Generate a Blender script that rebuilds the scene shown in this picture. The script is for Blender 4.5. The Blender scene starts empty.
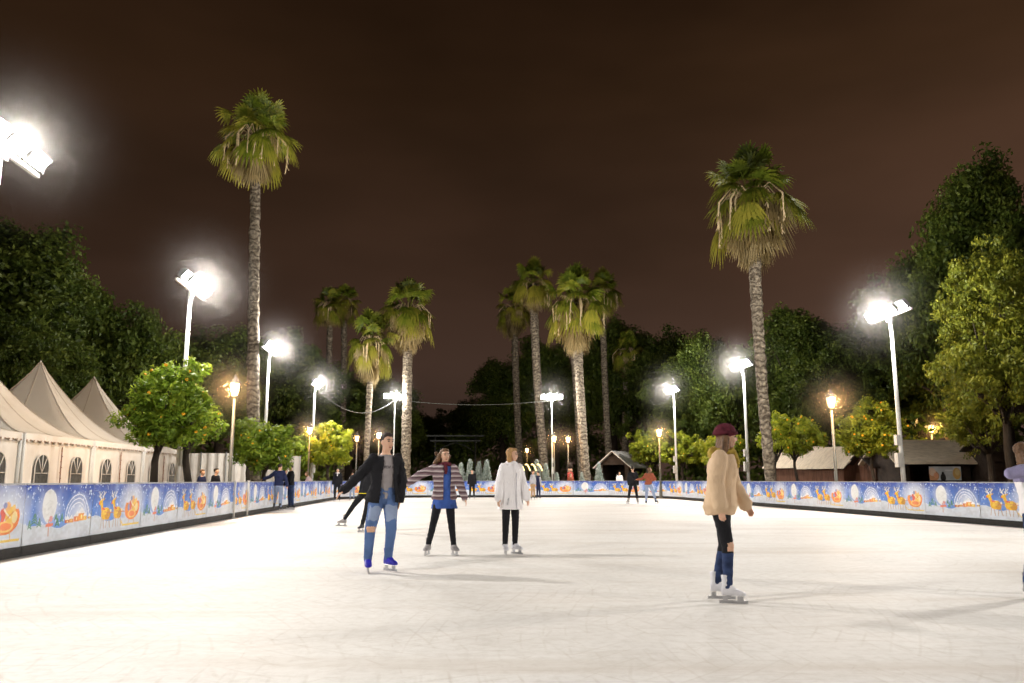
import bpy, bmesh, math, random
import numpy as np
from mathutils import Vector, Matrix, noise
R = math.radians
S = bpy.context.scene
COL = S.collection
rnd = random.Random(11)

# ------------------------------------------------------------------ camera
F, TH, HC = 800.0, R(9.82), 1.15
cT, sT = math.cos(TH), math.sin(TH)
cam = bpy.data.objects.new('camera', bpy.data.cameras.new('camera'))
COL.objects.link(cam)
cam.location = (0, 0, HC)
cam.rotation_euler = (R(90) + TH, 0, 0)
cam.data.sensor_width = 36
cam.data.lens = 36 * F / 1024
cam.data.clip_start = .1
cam.data.clip_end = 3000
S.camera = cam

def X(u, Y, z=0.0):
    """world x of something seen at picture column u, standing Y metres ahead at height z"""
    s = (z - HC) / Y
    b = (s * cT - sT) / (cT + s * sT)
    return (u - 512) / F * Y / (cT - b * sT)
def Z(v, Y):
    b = (341.5 - v) / F
    return HC + Y * (sT + b * cT) / (cT - b * sT)

# ------------------------------------------------------------------ object helpers
def tag(o, label=None, cat=None, group=None, kind=None):
    if label: o['label'] = label
    if cat: o['category'] = cat
    if group: o['group'] = group
    if kind: o['kind'] = kind
    return o
def empty(name, loc=(0, 0, 0), rz=0, label=None, cat=None, group=None):
    o = bpy.data.objects.new(name, None)
    COL.objects.link(o); o.location = loc; o.rotation_euler = (0, 0, rz)
    o.empty_display_size = .1
    return tag(o, label, cat, group)
def link(name, me, m=None, parent=None, loc=None):
    o = bpy.data.objects.new(name, me)
    COL.objects.link(o)
    if m is not None:
        for mm in (m if isinstance(m, (list, tuple)) else [m]):
            me.materials.append(mm)
    if parent: o.parent = parent
    if loc: o.location = loc
    return o
def copy_tree(o, parent=None):
    c = o.copy(); COL.objects.link(c); c.parent = parent
    for ch in list(o.children):
        copy_tree(ch, c)
    return c

class MB:
    """collects simple shapes into one mesh"""
    def __init__(s): s.v = []; s.f = []; s.mi = []; s.sm = []
    def add(s, vs, fs, mi=0, sm=False):
        n = len(s.v); s.v += [tuple(p) for p in vs]
        for f in fs:
            s.f.append(tuple(i + n for i in f)); s.mi.append(mi); s.sm.append(sm)
    def box(s, c, d, M=None, mi=0):
        x, y, z = d[0] / 2, d[1] / 2, d[2] / 2
        vs = [Vector((a * x, b * y, e * z)) for a in (-1, 1) for b in (-1, 1) for e in (-1, 1)]
        if M: vs = [M @ p for p in vs]
        c = Vector(c)
        s.add([c + p for p in vs], [(0, 1, 3, 2), (4, 6, 7, 5), (0, 4, 5, 1), (2, 3, 7, 6), (0, 2, 6, 4), (1, 5, 7, 3)], mi)
    def tube(s, pts, rad, n=8, mi=0, cap=True, jit=0, flat=None, seed=0):
        pts = [Vector(p) for p in pts]
        if not hasattr(rad, '__len__'): rad = [rad] * len(pts)
        rr = random.Random(seed)
        vs = []; t0 = (pts[1] - pts[0]).normalized()
        a = t0.orthogonal().normalized()
        for i, p in enumerate(pts):
            t = (pts[min(i + 1, len(pts) - 1)] - pts[max(i - 1, 0)]).normalized()
            a = (a - t * a.dot(t)).normalized(); b = t.cross(a)
            for k in range(n):
                w = 2 * math.pi * k / n
                q = rad[i] * (1 + jit * (rr.random() - .5))
                vs.append(p + a * (math.cos(w) * q) + b * (math.sin(w) * q))
        fs = []
        for i in range(len(pts) - 1):
            for k in range(n):
                k2 = (k + 1) % n
                fs.append((i * n + k, i * n + k2, (i + 1) * n + k2, (i + 1) * n + k))
        if cap:
            fs.append(tuple(range(n - 1, -1, -1)))
            fs.append(tuple((len(pts) - 1) * n + k for k in range(n)))
        s.add(vs, fs, mi, True)
    def ball(s, c, r, M=None, nu=12, nv=8, mi=0):
        if not hasattr(r, '__len__'): r = (r, r, r)
        c = Vector(c); vs = [Vector((0, 0, r[2]))]
        for j in range(1, nv):
            ph = math.pi * j / nv
            for k in range(nu):
                w = 2 * math.pi * k / nu
                vs.append(Vector((r[0] * math.sin(ph) * math.cos(w), r[1] * math.sin(ph) * math.sin(w), r[2] * math.cos(ph))))
        vs.append(Vector((0, 0, -r[2])))
        if M: vs = [M @ p for p in vs]
        fs = [(0, 1 + k, 1 + (k + 1) % nu) for k in range(nu)]
        for j in range(nv - 2):
            for k in range(nu):
                a = 1 + j * nu + k; b = 1 + j * nu + (k + 1) % nu
                fs.append((a, a + nu, b + nu, b))
        e = len(vs) - 1
        fs += [(e, e - nu + (k + 1) % nu, e - nu + k) for k in range(nu)]
        s.add([c + p for p in vs], fs, mi, True)
    def loft(s, rings, mi=0, cap=True, sm=True):
        n = len(rings[0]); vs = [p for r in rings for p in r]; fs = []
        for i in range(len(rings) - 1):
            for k in range(n):
                k2 = (k + 1) % n
                fs.append((i * n + k, i * n + k2, (i + 1) * n + k2, (i + 1) * n + k))
        if cap:
            fs.append(tuple(range(n - 1, -1, -1))); fs.append(tuple((len(rings) - 1) * n + k for k in range(n)))
        s.add(vs, fs, mi, sm)
    def mesh(s, name='mesh'):
        me = bpy.data.meshes.new(name)
        me.from_pydata(s.v, [], s.f)
        me.polygons.foreach_set('material_index', s.mi)
        me.polygons.foreach_set('use_smooth', s.sm)
        me.update(); return me
    def build(s, name, m, parent=None, loc=None):
        return link(name, s.mesh(name), m, parent, loc)

def np_mesh(name, verts, quads, tint=None, smooth=False, rgb=None):
    """fast mesh from numpy arrays: verts (N,3), quads (M,4); tint (M,) or rgb (N,3)"""
    me = bpy.data.meshes.new(name)
    nv, nf = len(verts), len(quads)
    me.vertices.add(nv); me.vertices.foreach_set('co', np.asarray(verts, dtype=np.float32).ravel())
    me.loops.add(nf * 4); me.loops.foreach_set('vertex_index', np.asarray(quads, dtype=np.int32).ravel())
    me.polygons.add(nf)
    me.polygons.foreach_set('loop_start', np.arange(0, nf * 4, 4, dtype=np.int32))
    me.polygons.foreach_set('loop_total', np.full(nf, 4, dtype=np.int32))
    me.polygons.foreach_set('use_smooth', np.full(nf, smooth, dtype=bool))
    me.update(calc_edges=True)
    if tint is not None:
        a = me.attributes.new('tint', 'FLOAT', 'FACE'); a.data.foreach_set('value', np.asarray(tint, dtype=np.float32))
    if rgb is not None:
        a = me.attributes.new('paint', 'FLOAT_COLOR', 'POINT')
        c = np.ones((nv, 4), dtype=np.float32); c[:, :3] = rgb
        a.data.foreach_set('color', c.ravel())
    return me

# ------------------------------------------------------------------ materials
def newmat(name):
    m = bpy.data.materials.new(name); m.use_nodes = True
    nt = m.node_tree; b = nt.nodes['Principled BSDF']
    return m, nt, b
def N(nt, t, **k):
    n = nt.nodes.new(t)
    for a, v in k.items():
        if a.startswith('i_'): n.inputs[a[2:].replace('_', ' ')].default_value = v
        else: setattr(n, a, v)
    return n
def mix(nt, fac, a, b, mode='MIX'):
    n = nt.nodes.new('ShaderNodeMix'); n.data_type = 'RGBA'; n.blend_type = mode
    for sock, val in ((n.inputs[0], fac), (n.inputs[6], a), (n.inputs[7], b)):
        if isinstance(val, bpy.types.NodeSocket): nt.links.new(val, sock)
        elif isinstance(val, tuple): sock.default_value = (*val, 1) if len(val) == 3 else val
        else: sock.default_value = val
    return n.outputs[2]
def ramp(nt, src, stops):
    n = nt.nodes.new('ShaderNodeValToRGB'); e = n.color_ramp.elements
    while len(e) > 1: e.remove(e[-1])
    e[0].position = stops[0][0]; e[0].color = (*stops[0][1], 1)
    for p, c in stops[1:]:
        x = e.new(p); x.color = (*c, 1)
    nt.links.new(src, n.inputs[0]); return n.outputs[0]
def mat(name, col, rough=.6, var=.18, scale=6.0, bump=0.0, bscale=30, metal=0, dark=None, spec=.4, stretch=None):
    """plain surface with procedural mottling and bump"""
    m, nt, b = newmat(name)
    tc = N(nt, 'ShaderNodeTexCoord'); mp = N(nt, 'ShaderNodeMapping')
    nt.links.new(tc.outputs['Object'], mp.inputs[0])
    if stretch: mp.inputs['Scale'].default_value = stretch
    nz = N(nt, 'ShaderNodeTexNoise', i_Scale=scale, i_Detail=5, i_Roughness=.6)
    nt.links.new(mp.outputs[0], nz.inputs['Vector'])
    d = dark or tuple(c * (1 - 2 * var) for c in col)
    li = tuple(min(1, c * (1 + var)) for c in col)
    c = ramp(nt, nz.outputs[0], [(.3, d), (.52, col), (.75, li)])
    nt.links.new(c, b.inputs['Base Color'])
    b.inputs['Roughness'].default_value = rough; b.inputs['Metallic'].default_value = metal
    b.inputs['Specular IOR Level'].default_value = spec
    if bump:
        n2 = N(nt, 'ShaderNodeTexNoise', i_Scale=bscale, i_Detail=4)
        nt.links.new(mp.outputs[0], n2.inputs['Vector'])
        bp = N(nt, 'ShaderNodeBump', i_Strength=bump, i_Distance=.02)
        nt.links.new(n2.outputs[0], bp.inputs['Height']); nt.links.new(bp.outputs[0], b.inputs['Normal'])
    return m
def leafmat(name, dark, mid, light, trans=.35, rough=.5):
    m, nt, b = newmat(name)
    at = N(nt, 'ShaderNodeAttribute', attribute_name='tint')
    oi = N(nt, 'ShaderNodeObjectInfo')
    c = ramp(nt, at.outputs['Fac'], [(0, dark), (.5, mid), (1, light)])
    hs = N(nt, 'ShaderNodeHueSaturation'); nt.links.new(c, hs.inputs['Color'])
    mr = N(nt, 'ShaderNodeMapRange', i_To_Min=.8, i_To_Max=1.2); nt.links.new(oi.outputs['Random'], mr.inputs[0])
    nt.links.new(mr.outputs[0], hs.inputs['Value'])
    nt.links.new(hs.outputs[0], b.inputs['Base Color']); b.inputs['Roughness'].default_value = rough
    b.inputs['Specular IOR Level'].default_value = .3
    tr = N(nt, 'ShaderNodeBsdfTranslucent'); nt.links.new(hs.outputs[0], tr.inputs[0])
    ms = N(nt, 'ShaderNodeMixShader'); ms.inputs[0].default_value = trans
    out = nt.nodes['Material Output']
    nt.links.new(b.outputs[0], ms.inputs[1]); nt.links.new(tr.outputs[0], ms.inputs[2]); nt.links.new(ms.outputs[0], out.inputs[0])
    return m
def emit(name, col, strength, base=(.8, .8, .8)):
    m, nt, b = newmat(name)
    b.inputs['Base Color'].default_value = (*base, 1)
    b.inputs['Emission Color'].default_value = (*col, 1); b.inputs['Emission Strength'].default_value = strength
    return m

M = {}
M['white_metal'] = mat('white_paint', (.72, .72, .68), .45, .06, 3, .05)
M['dark_metal'] = mat('dark_paint', (.05, .055, .05), .5, .15, 5)
M['pole_dark'] = mat('pole_dark', (.085, .09, .08), .5, .15, 6)
M['grey_metal'] = mat('grey_metal', (.28, .28, .27), .45, .12, 8, metal=.3)
M['flood_glass'] = emit('flood_glass', (1, .97, .92), 40)
M['lantern_glass'] = emit('lantern_glass', (1, .56, .21), 3.4)
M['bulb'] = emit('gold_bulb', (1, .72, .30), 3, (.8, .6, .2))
M['canvas'] = mat('canvas', (.88, .81, .69), .75, .02, .7, .1, 6, dark=(.80, .72, .60))
M['canvas_seam'] = mat('canvas_seam', (.60, .51, .40), .8, .1, 6)
M['canvas_wall'] = mat('canvas_wall', (.92, .87, .79), .75, .02, 1.2, .12, 6, dark=(.84, .77, .68))
M['clear_window'] = mat('tinted_window', (.09, .09, .085), .25, .2, 6, .05)
M['rail'] = mat('rail_paint', (.35, .36, .40), .5, .1, 6)
M['kick'] = mat('kick_rubber', (.018, .017, .016), .7, .3, 7, .2, 30)
M['timber'] = mat('brown_timber', (.13, .055, .03), .7, .3, 3, .4, 14, stretch=(4, 4, .4))
M['timber_dark'] = mat('dark_timber', (.035, .022, .015), .8, .3, 4, .3, 14)
M['roof_tan'] = mat('tan_roofing', (.78, .67, .52), .85, .15, 3, .35, 25, stretch=(1, 5, 1))
M['roof_white'] = mat('snowy_roof', (.75, .73, .68), .7, .08, 3, .2)
M['bark'] = mat('bark', (.045, .034, .024), .9, .35, 5, .8, 16, stretch=(1, 1, .3))
M['leaf_dark'] = leafmat('leaves_dark', (.018, .034, .007), (.072, .115, .018), (.19, .24, .04))
M['leaf_lit_yellow'] = leafmat('leaves_lit_yellow', (.05, .07, .008), (.20, .24, .025), (.46, .46, .05))  # lamplight on the right-hand trees put into the leaf colour
M['leaf_orange_tree'] = leafmat('leaves_citrus', (.04, .07, .006), (.16, .26, .022), (.40, .48, .05))
M['leaf_citrus_gold'] = leafmat('leaves_citrus_gold', (.06, .09, .006), (.25, .31, .022), (.54, .54, .05))
M['palm_green'] = leafmat('palm_green', (.018, .042, .006), (.15, .20, .018), (.44, .41, .06), .25, .4)
M['palm_dead'] = leafmat('palm_dead', (.09, .06, .025), (.27, .20, .08), (.52, .42, .22), .2, .8)
M['orange'] = mat('orange_peel', (.95, .46, .02), .5, .1, 10)
M['leaf_flocked'] = leafmat('leaves_flocked', (.10, .14, .12), (.34, .42, .37), (.7, .74, .70), .1)

# palm trunk: rings
def trunk_mat():
    m, nt, b = newmat('palm_trunk')
    tc = N(nt, 'ShaderNodeTexCoord')
    w = N(nt, 'ShaderNodeTexWave', i_Scale=1.1, i_Distortion=11.0, i_Detail=4.0, wave_type='BANDS', bands_direction='Z')
    w.inputs['Detail Scale'].default_value = 2.5
    nt.links.new(tc.outputs['Object'], w.inputs['Vector'])
    nz = N(nt, 'ShaderNodeTexNoise', i_Scale=7, i_Detail=5); nt.links.new(tc.outputs['Object'], nz.inputs['Vector'])
    c1 = ramp(nt, w.outputs[0], [(0, (.11, .085, .06)), (.35, (.25, .21, .155)), (1, (.34, .29, .22))])
    c2 = ramp(nt, nz.outputs[0], [(.36, (.5, .48, .44)), (.56, (.95, .95, .95)), (.70, (1.4, 1.37, 1.3))])
    nt.links.new(mix(nt, 1.0, c1, c2, 'MULTIPLY'), b.inputs['Base Color'])
    b.inputs['Roughness'].default_value = .9
    bp = N(nt, 'ShaderNodeBump', i_Strength=.8, i_Distance=.05); nt.links.new(w.outputs[0], bp.inputs['Height']); nt.links.new(bp.outputs[0], b.inputs['Normal'])
    return m
M['palm_trunk'] = trunk_mat()

def ice_mat():
    m, nt, b = newmat('ice')
    tc = N(nt, 'ShaderNodeTexCoord')
    n1 = N(nt, 'ShaderNodeTexNoise', i_Scale=.35, i_Detail=6, i_Roughness=.62)
    nt.links.new(tc.outputs['Object'], n1.inputs['Vector'])
    base = ramp(nt, n1.outputs[0], [(.30, (.66, .63, .585)), (.44, (.79, .77, .73)), (.7, (.86, .845, .81))])
    n4 = N(nt, 'ShaderNodeTexNoise', i_Scale=9, i_Detail=8, i_Roughness=.75); nt.links.new(tc.outputs['Object'], n4.inputs['Vector'])
    grain = ramp(nt, n4.outputs[0], [(.3, (.86, .85, .83)), (.55, (1, 1, 1))])
    base = mix(nt, 1.0, base, grain, 'MULTIPLY')
    h = None
    # blade scratches: thin crossing curved lines at several directions
    for i, (ang, sc, dist, wth) in enumerate([(12, .9, 3.0, .022), (75, .7, 2.5, .02), (-38, 1.1, 2.5, .02), (150, .6, 3.0, .016), (100, 1.6, 2.0, .03), (33, 2.2, 3.0, .03), (-12, 1.9, 2.0, .03)]):
        mp = N(nt, 'ShaderNodeMapping'); mp.inputs['Rotation'].default_value[2] = R(ang); mp.inputs['Location'].default_value = (i * 3.1, i * 1.7, 0)
        nt.links.new(tc.outputs['Object'], mp.inputs[0])
        wv = N(nt, 'ShaderNodeTexWave', i_Scale=sc, i_Distortion=dist, i_Detail=2.0); wv.inputs['Detail Scale'].default_value = .35
        nt.links.new(mp.outputs[0], wv.inputs['Vector'])
        l = ramp(nt, wv.outputs[0], [(0, (1, 1, 1)), (wth, (0, 0, 0))])
        nb = N(nt, 'ShaderNodeTexNoise', i_Scale=1.3 + i * .4, i_Detail=3); nt.links.new(mp.outputs[0], nb.inputs['Vector'])
        br = ramp(nt, nb.outputs[0], [(.58, (0, 0, 0)), (.70, (1, 1, 1))])
        l = mix(nt, 1.0, l, br, 'MULTIPLY')
        h = l if h is None else mix(nt, 1.0, h, l, 'ADD')
    for i, (cx, cy, sc, wth) in enumerate([(-3, 9, 1.7, .05), (4, 13, 1.3, .05), (9, 6, 1.9, .05), (-7, 4, 1.5, .05), (1, 22, 1.1, .06), (2, 1, 2.3, .05)]):
        mp = N(nt, 'ShaderNodeMapping'); mp.inputs['Location'].default_value = (-cx, -cy, 0); nt.links.new(tc.outputs['Object'], mp.inputs[0])
        wv = N(nt, 'ShaderNodeTexWave', i_Scale=sc, i_Distortion=2.2, i_Detail=2.0, wave_type='RINGS', rings_direction='Z'); wv.inputs['Detail Scale'].default_value = .25
        nt.links.new(mp.outputs[0], wv.inputs['Vector']); l = ramp(nt, wv.outputs[0], [(0, (1, 1, 1)), (wth, (0, 0, 0))])
        nb = N(nt, 'ShaderNodeTexNoise', i_Scale=.9 + i * .3, i_Detail=3); nt.links.new(mp.outputs[0], nb.inputs['Vector'])
        br = ramp(nt, nb.outputs[0], [(.50, (0, 0, 0)), (.60, (.8, .8, .8))]); h = mix(nt, 1.0, h, mix(nt, 1.0, l, br, 'MULTIPLY'), 'ADD')
    fac = N(nt, 'ShaderNodeMath', operation='MULTIPLY'); nt.links.new(h, fac.inputs[0]); fac.inputs[1].default_value = .24
    c = mix(nt, fac.outputs[0], base, (.50, .44, .36))
    # scuffed dirty streaks
    mp = N(nt, 'ShaderNodeMapping'); mp.inputs['Scale'].default_value = (.12, .9, 1); mp.inputs['Rotation'].default_value[2] = R(-7)
    nt.links.new(tc.outputs['Object'], mp.inputs[0])
    n2 = N(nt, 'ShaderNodeTexNoise', i_Scale=1.2, i_Detail=5, i_Roughness=.6); nt.links.new(mp.outputs[0], n2.inputs['Vector'])
    st = ramp(nt, n2.outputs[0], [(.52, (0, 0, 0)), (.70, (.50, .50, .50))])
    c = mix(nt, st, c, (.58, .51, .43))
    nt.links.new(c, b.inputs['Base Color'])
    n3 = N(nt, 'ShaderNodeTexNoise', i_Scale=1.4, i_Detail=4); nt.links.new(tc.outputs['Object'], n3.inputs['Vector'])
    mr = N(nt, 'ShaderNodeMapRange', i_To_Min=.45, i_To_Max=.8); nt.links.new(n3.outputs[0], mr.inputs[0])
    nt.links.new(mr.outputs[0], b.inputs['Roughness']); b.inputs['Specular IOR Level'].default_value = .22
    bp = N(nt, 'ShaderNodeBump', i_Strength=.25, i_Distance=.01); bp.invert = True
    nt.links.new(h, bp.inputs['Height']); nt.links.new(bp.outputs[0], b.inputs['Normal'])
    return m
M['ice'] = ice_mat()
M['soil'] = mat('packed_soil', (.17, .12, .07), .95, .3, .6, .5, 9)

def paint_mat():
    m, nt, b = newmat('printed_vinyl')
    at = N(nt, 'ShaderNodeAttribute', attribute_name='paint')
    tc = N(nt, 'ShaderNodeTexCoord'); nz = N(nt, 'ShaderNodeTexNoise', i_Scale=2.5, i_Detail=4); nt.links.new(tc.outputs['Object'], nz.inputs['Vector'])
    g = ramp(nt, nz.outputs[0], [(.3, (.88, .88, .88)), (.6, (1, 1, 1))])
    nt.links.new(mix(nt, 1.0, at.outputs['Color'], g, 'MULTIPLY'), b.inputs['Base Color'])
    b.inputs['Roughness'].default_value = .5; b.inputs['Specular IOR Level'].default_value = .3
    bp = N(nt, 'ShaderNodeBump', i_Strength=.25, i_Distance=.03); nt.links.new(nz.outputs[0], bp.inputs['Height']); nt.links.new(bp.outputs[0], b.inputs['Normal'])
    return m
M['paint'] = paint_mat()

# ------------------------------------------------------------------ ground and ice
def sheet(name, pts, z, m, kind='structure'):
    mb = MB(); mb.add([(x, y, z) for x, y in pts], [tuple(range(len(pts)))]); o = mb.build(name, m); o['kind'] = kind; return o
sheet('ground', [(-900, -300), (900, -300), (900, 1500), (-900, 1500)], -.06, M['soil'])

# rink outline: left side, rounded far end, right side (clockwise seen from the ice)
SL = -.085
Ll = lambda y: -6.45 + SL * y
Rr = lambda y: 14.2 + SL * y
ax = Vector((SL, 1)).normalized(); nx = Vector((ax.y, -ax.x))          # nx points to the right
Lp0 = Vector((Ll(2.0), 2.0)); W = 20.57; YE = 53.5; RC = 6.5
path = []
def walk():
    p = Lp0.copy(); L1 = (YE - RC - 2.0) / ax.y
    n = int(L1 / .1)
    for i in range(n): path.append(p + ax * (L1 * i / n))
    c = p + ax * L1 + nx * RC
    for i in range(100):
        a = math.pi / 2 * i / 100; path.append(c - nx * (RC * math.cos(a)) + ax * (RC * math.sin(a)))
    q = c + ax * RC; L2 = W - 2 * RC
    for i in range(80): path.append(q + nx * (L2 * i / 80))
    c2 = q + nx * L2 - ax * RC
    for i in range(100):
        a = math.pi / 2 * i / 100; path.append(c2 + nx * (RC * math.sin(a)) + ax * (RC * math.cos(a)))
    r0 = c2 + nx * RC; L3 = L1
    for i in range(n + 1): path.append(r0 - ax * (L3 * i / n))
walk()
PA = np.array([[p.x, p.y] for p in path]); seg = np.hypot(*(PA[1:] - PA[:-1]).T); CU = np.concatenate([[0], np.cumsum(seg)])
def pos(s, off=0.0):
    s = np.asarray(s, dtype=float)
    x = np.interp(s, CU, PA[:, 0]); y = np.interp(s, CU, PA[:, 1])
    e = .15
    dx = np.interp(s + e, CU, PA[:, 0]) - np.interp(s - e, CU, PA[:, 0]); dy = np.interp(s + e, CU, PA[:, 1]) - np.interp(s - e, CU, PA[:, 1])
    l = np.hypot(dx, dy) + 1e-9; dx /= l; dy /= l
    return x + dy * off, y - dx * off                                   # off > 0: towards the ice
ice_pts = [tuple(p) for p in PA[::6]] + [(float(PA[-1][0]), -6.0), (float(PA[0][0]) + .5, -6.0)]
me = bpy.data.meshes.new('ice'); bm = bmesh.new()
vv = [bm.verts.new((x, y, 0)) for x, y in ice_pts]; bm.faces.new(vv); bmesh.ops.triangulate(bm, faces=bm.faces[:]); bmesh.ops.recalc_face_normals(bm, faces=bm.faces[:])
bm.to_mesh(me); bm.free()
for p in me.polygons:
    if p.normal.z < 0: p.flip()
tag(link('ice', me, M['ice']), kind='structure')

# ------------------------------------------------------------------ printed banner art
PER = 4.86
nrng = np.random.RandomState(4)
STARS = np.c_[nrng.rand(430) * PER, .42 + nrng.rand(430) * .68, .006 + nrng.rand(430) ** 2 * .017]
def vnoise(x, y, seed=0):
    xi, yi = np.floor(x).astype(int), np.floor(y).astype(int); fx, fy = x - xi, y - yi
    h = lambda a, b: (np.sin(a * 127.1 + b * 311.7 + seed * 17.3) * 43758.5453) % 1
    fx = fx * fx * (3 - 2 * fx); fy = fy * fy * (3 - 2 * fy)
    return (h(xi, yi) * (1 - fx) + h(xi + 1, yi) * fx) * (1 - fy) + (h(xi, yi + 1) * (1 - fx) + h(xi + 1, yi + 1) * fx) * fy
def art(s, t):
    s = s % PER; n = len(s)
    C = np.zeros((n, 3))
    k = np.clip((t - .45) / .65, 0, 1)[:, None]
    C[:] = np.array([.13, .29, .72]) * (1 - k) + np.array([.018, .055, .36]) * k
    cl = np.clip(vnoise(s * 2.2, t * 3.5, 1) * 1.4 + vnoise(s * 6, t * 8, 2) * .7 - 1.0, 0, 1)[:, None]
    C = C * (1 - cl * .5) + np.array([.5, .65, .92]) * cl * .5
    for (a, b, r) in STARS:
        m_ = (np.abs(s - a) < r) & (np.abs(t - b) < r)
        m_ &= (s - a) ** 2 + (t - b) ** 2 < r * r
        C[m_] = (.66, .76, .95)
    def glow(cx, cy, rr, amt=.75):
        nonlocal C
        d = np.minimum(np.abs(s - cx), PER - np.abs(s - cx))
        g = np.clip(1 - np.sqrt((d / rr) ** 2 + ((t - cy) / (rr * .75)) ** 2), 0, 1)[:, None] * amt
        C = C * (1 - g) + np.array([.85, .9, .97]) * g
    glow(1.3, .68, .5); glow(2.4, .58, .55, .9); glow(0, .6, .8, .9); glow(PER, .6, .8, .9)
    for rr in (.30, .38, .46):
        d = np.abs(np.hypot(s - 2.35, (t - .5) * 1.15) - rr); C[(d < .010) & (t > .5)] = (.9, .93, 1)
    hill = .44 + .05 * np.sin(2 * np.pi * s / PER * 2 + .6) + .03 * np.sin(2 * np.pi * s / PER * 5)
    sn = t < hill
    sh = (vnoise(s * 1.6, t * 9, 3) * .22)[:, None]
    C[sn] = (np.array([.72, .77, .84]) * (1 - sh) + np.array([.50, .62, .80]) * sh)[sn]
    def ell(cx, cy, rx, ry, c, cond=None, rot=0.0):
        dx, dy = s - cx, t - cy; ca, sa = math.cos(rot), math.sin(rot)
        m_ = ((dx * ca + dy * sa) / rx) ** 2 + ((-dx * sa + dy * ca) / ry) ** 2 < 1
        if cond is not None: m_ &= cond
        C[m_] = c
    def ln(x0, y0, x1, y1, w, c):
        dx, dy = x1 - x0, y1 - y0; L = dx * dx + dy * dy
        q = np.clip(((s - x0) * dx + (t - y0) * dy) / L, 0, 1)
        C[np.hypot(s - x0 - q * dx, t - y0 - q * dy) < w] = c
    # moon
    ell(1.3, .73, .235, .27, (.88, .90, .90))
    for a, b, c_, d_ in ((1.18, .75, 1.30, .80), (1.22, .66, 1.38, .72), (1.3, .82, 1.42, .79), (1.24, .58, 1.34, .62)): ln(a, b, c_, d_, .006, (.78, .80, .82))
    # sign post and presents under it
    ln(1.34, .26, 1.34, .50, .016, (.62, .30, .18)); ln(1.24, .42, 1.46, .43, .026, (.80, .22, .14)); ell(1.40, .52, .05, .05, (.75, .35, .35))
    # little firs
    for fx, fy, fs in ((.85, .46, .13), (1.0, .42, .10), (.72, .40, .10), (1.62, .40, .09), (1.75, .46, .10), (1.56, .50, .07)):
        for q in range(4):
            w_ = fs * (1 - q * .22) * .62; yy = fy + q * fs * .33
            ln(fx - w_, yy, fx, yy + fs * .28, .011, (.06, .22, .13)); ln(fx + w_, yy, fx, yy + fs * .28, .011, (.10, .28, .17))
    # village
    for hx, hy, hw, hh, c in ((1.98, .43, .09, .05, (.55, .16, .06)), (2.14, .44, .07, .06, (.70, .30, .08)), (2.32, .46, .10, .09, (.75, .22, .08)), (2.50, .49, .12, .12, (.85, .34, .06)), (2.66, .46, .08, .07, (.85, .50, .10)), (2.86, .46, .07, .03, (.55, .30, .10))):
        m_ = (np.abs(s - hx) < hw) & (np.abs(t - hy - .02) < hh * .55); C[m_] = c
        m_ = (t > hy + .02 + hh * .5) & (t - hy - .02 - hh * .5 < (hw * 1.2 - np.abs(s - hx)) * .75); C[m_] = (.92, .93, .95)
        m_ = (np.abs(s - hx) < hw * .2) & (np.abs(t - hy - .02) < hh * .3); C[m_] = (.98, .85, .35)
    # deer
    for dx in (3.52, 4.08):
        g, g2 = (.86, .50, .03), (.62, .30, .03)
        for lx, ox in ((-.12, -.06), (-.05, .04), (.12, -.03), (.19, .07)): ln(dx + lx, .48, dx + lx + ox, .26, .014, (.55, .40, .28))
        ell(dx + .03, .52, .21, .115, g); ell(dx + .13, .50, .12, .10, g2); ell(dx - .02, .56, .12, .07, (.93, .62, .08)); ln(dx - .11, .57, dx - .17, .70, .058, g)
        ell(dx - .20, .745, .095, .048, g, rot=.35); ell(dx - .28, .715, .028, .024, (.75, .12, .06)); ln(dx - .13, .77, dx - .06, .80, .020, g2)
        for q in (-.03, .05):
            ln(dx - .17 + q, .78, dx - .22 + q * 2.4, .93, .013, (.85, .80, .66)); ln(dx - .195 + q * 1.6, .85, dx - .12 + q * 2, .92, .011, (.85, .80, .66)); ln(dx - .18 + q, .81, dx - .26 + q * 2, .86, .010, (.85, .80, .66))
        ln(dx - .13, .62, dx - .0, .60, .018, (.75, .12, .08)); ln(dx + .0, .55, dx + .50, .52, .008, (.6, .2, .1)); ell(dx + .25, .57, .035, .03, (.95, .85, .6))
    # sleigh
    for o_ in (0, PER):
        x = o_ - .02
        ell(x, .48, .31, .13, (.80, .24, .06), t < .52); ell(x - .24, .56, .13, .16, (.85, .28, .06), t < .70, .5); ell(x + .26, .58, .12, .17, (.80, .22, .05), t < .72, -.3)
        ell(x + .02, .47, .22, .085, (.93, .62, .20)); ell(x + .02, .47, .17, .055, (.85, .26, .10))
        ln(x - .42, .26, x + .42, .26, .017, (.85, .62, .15)); ln(x - .42, .26, x - .50, .34, .015, (.85, .62, .15)); ln(x - .18, .27, x - .14, .38, .012, (.8, .5, .15)); ln(x + .2, .27, x + .16, .38, .012, (.8, .5, .15))
        ell(x + .14, .64, .14, .12, (.90, .58, .12)); ell(x + .25, .60, .08, .09, (.92, .75, .38)); ell(x - .07, .64, .09, .10, (.70, .12, .08)); ell(x + .05, .76, .07, .07, (.86, .50, .22)); ell(x - .17, .60, .06, .07, (.30, .32, .55)); ln(x - .05, .72, x + .13, .60, .012, (.95, .88, .7)); ln(x + .02, .56, x + .22, .70, .010, (.75, .3, .1))
        ell(x - .02, .78, .06, .045, (.30, .33, .58)); ell(x + .20, .74, .05, .05, (.90, .6, .2))
    # small ink flecks on the snow
    return np.clip(C, 0, 1)

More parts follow.
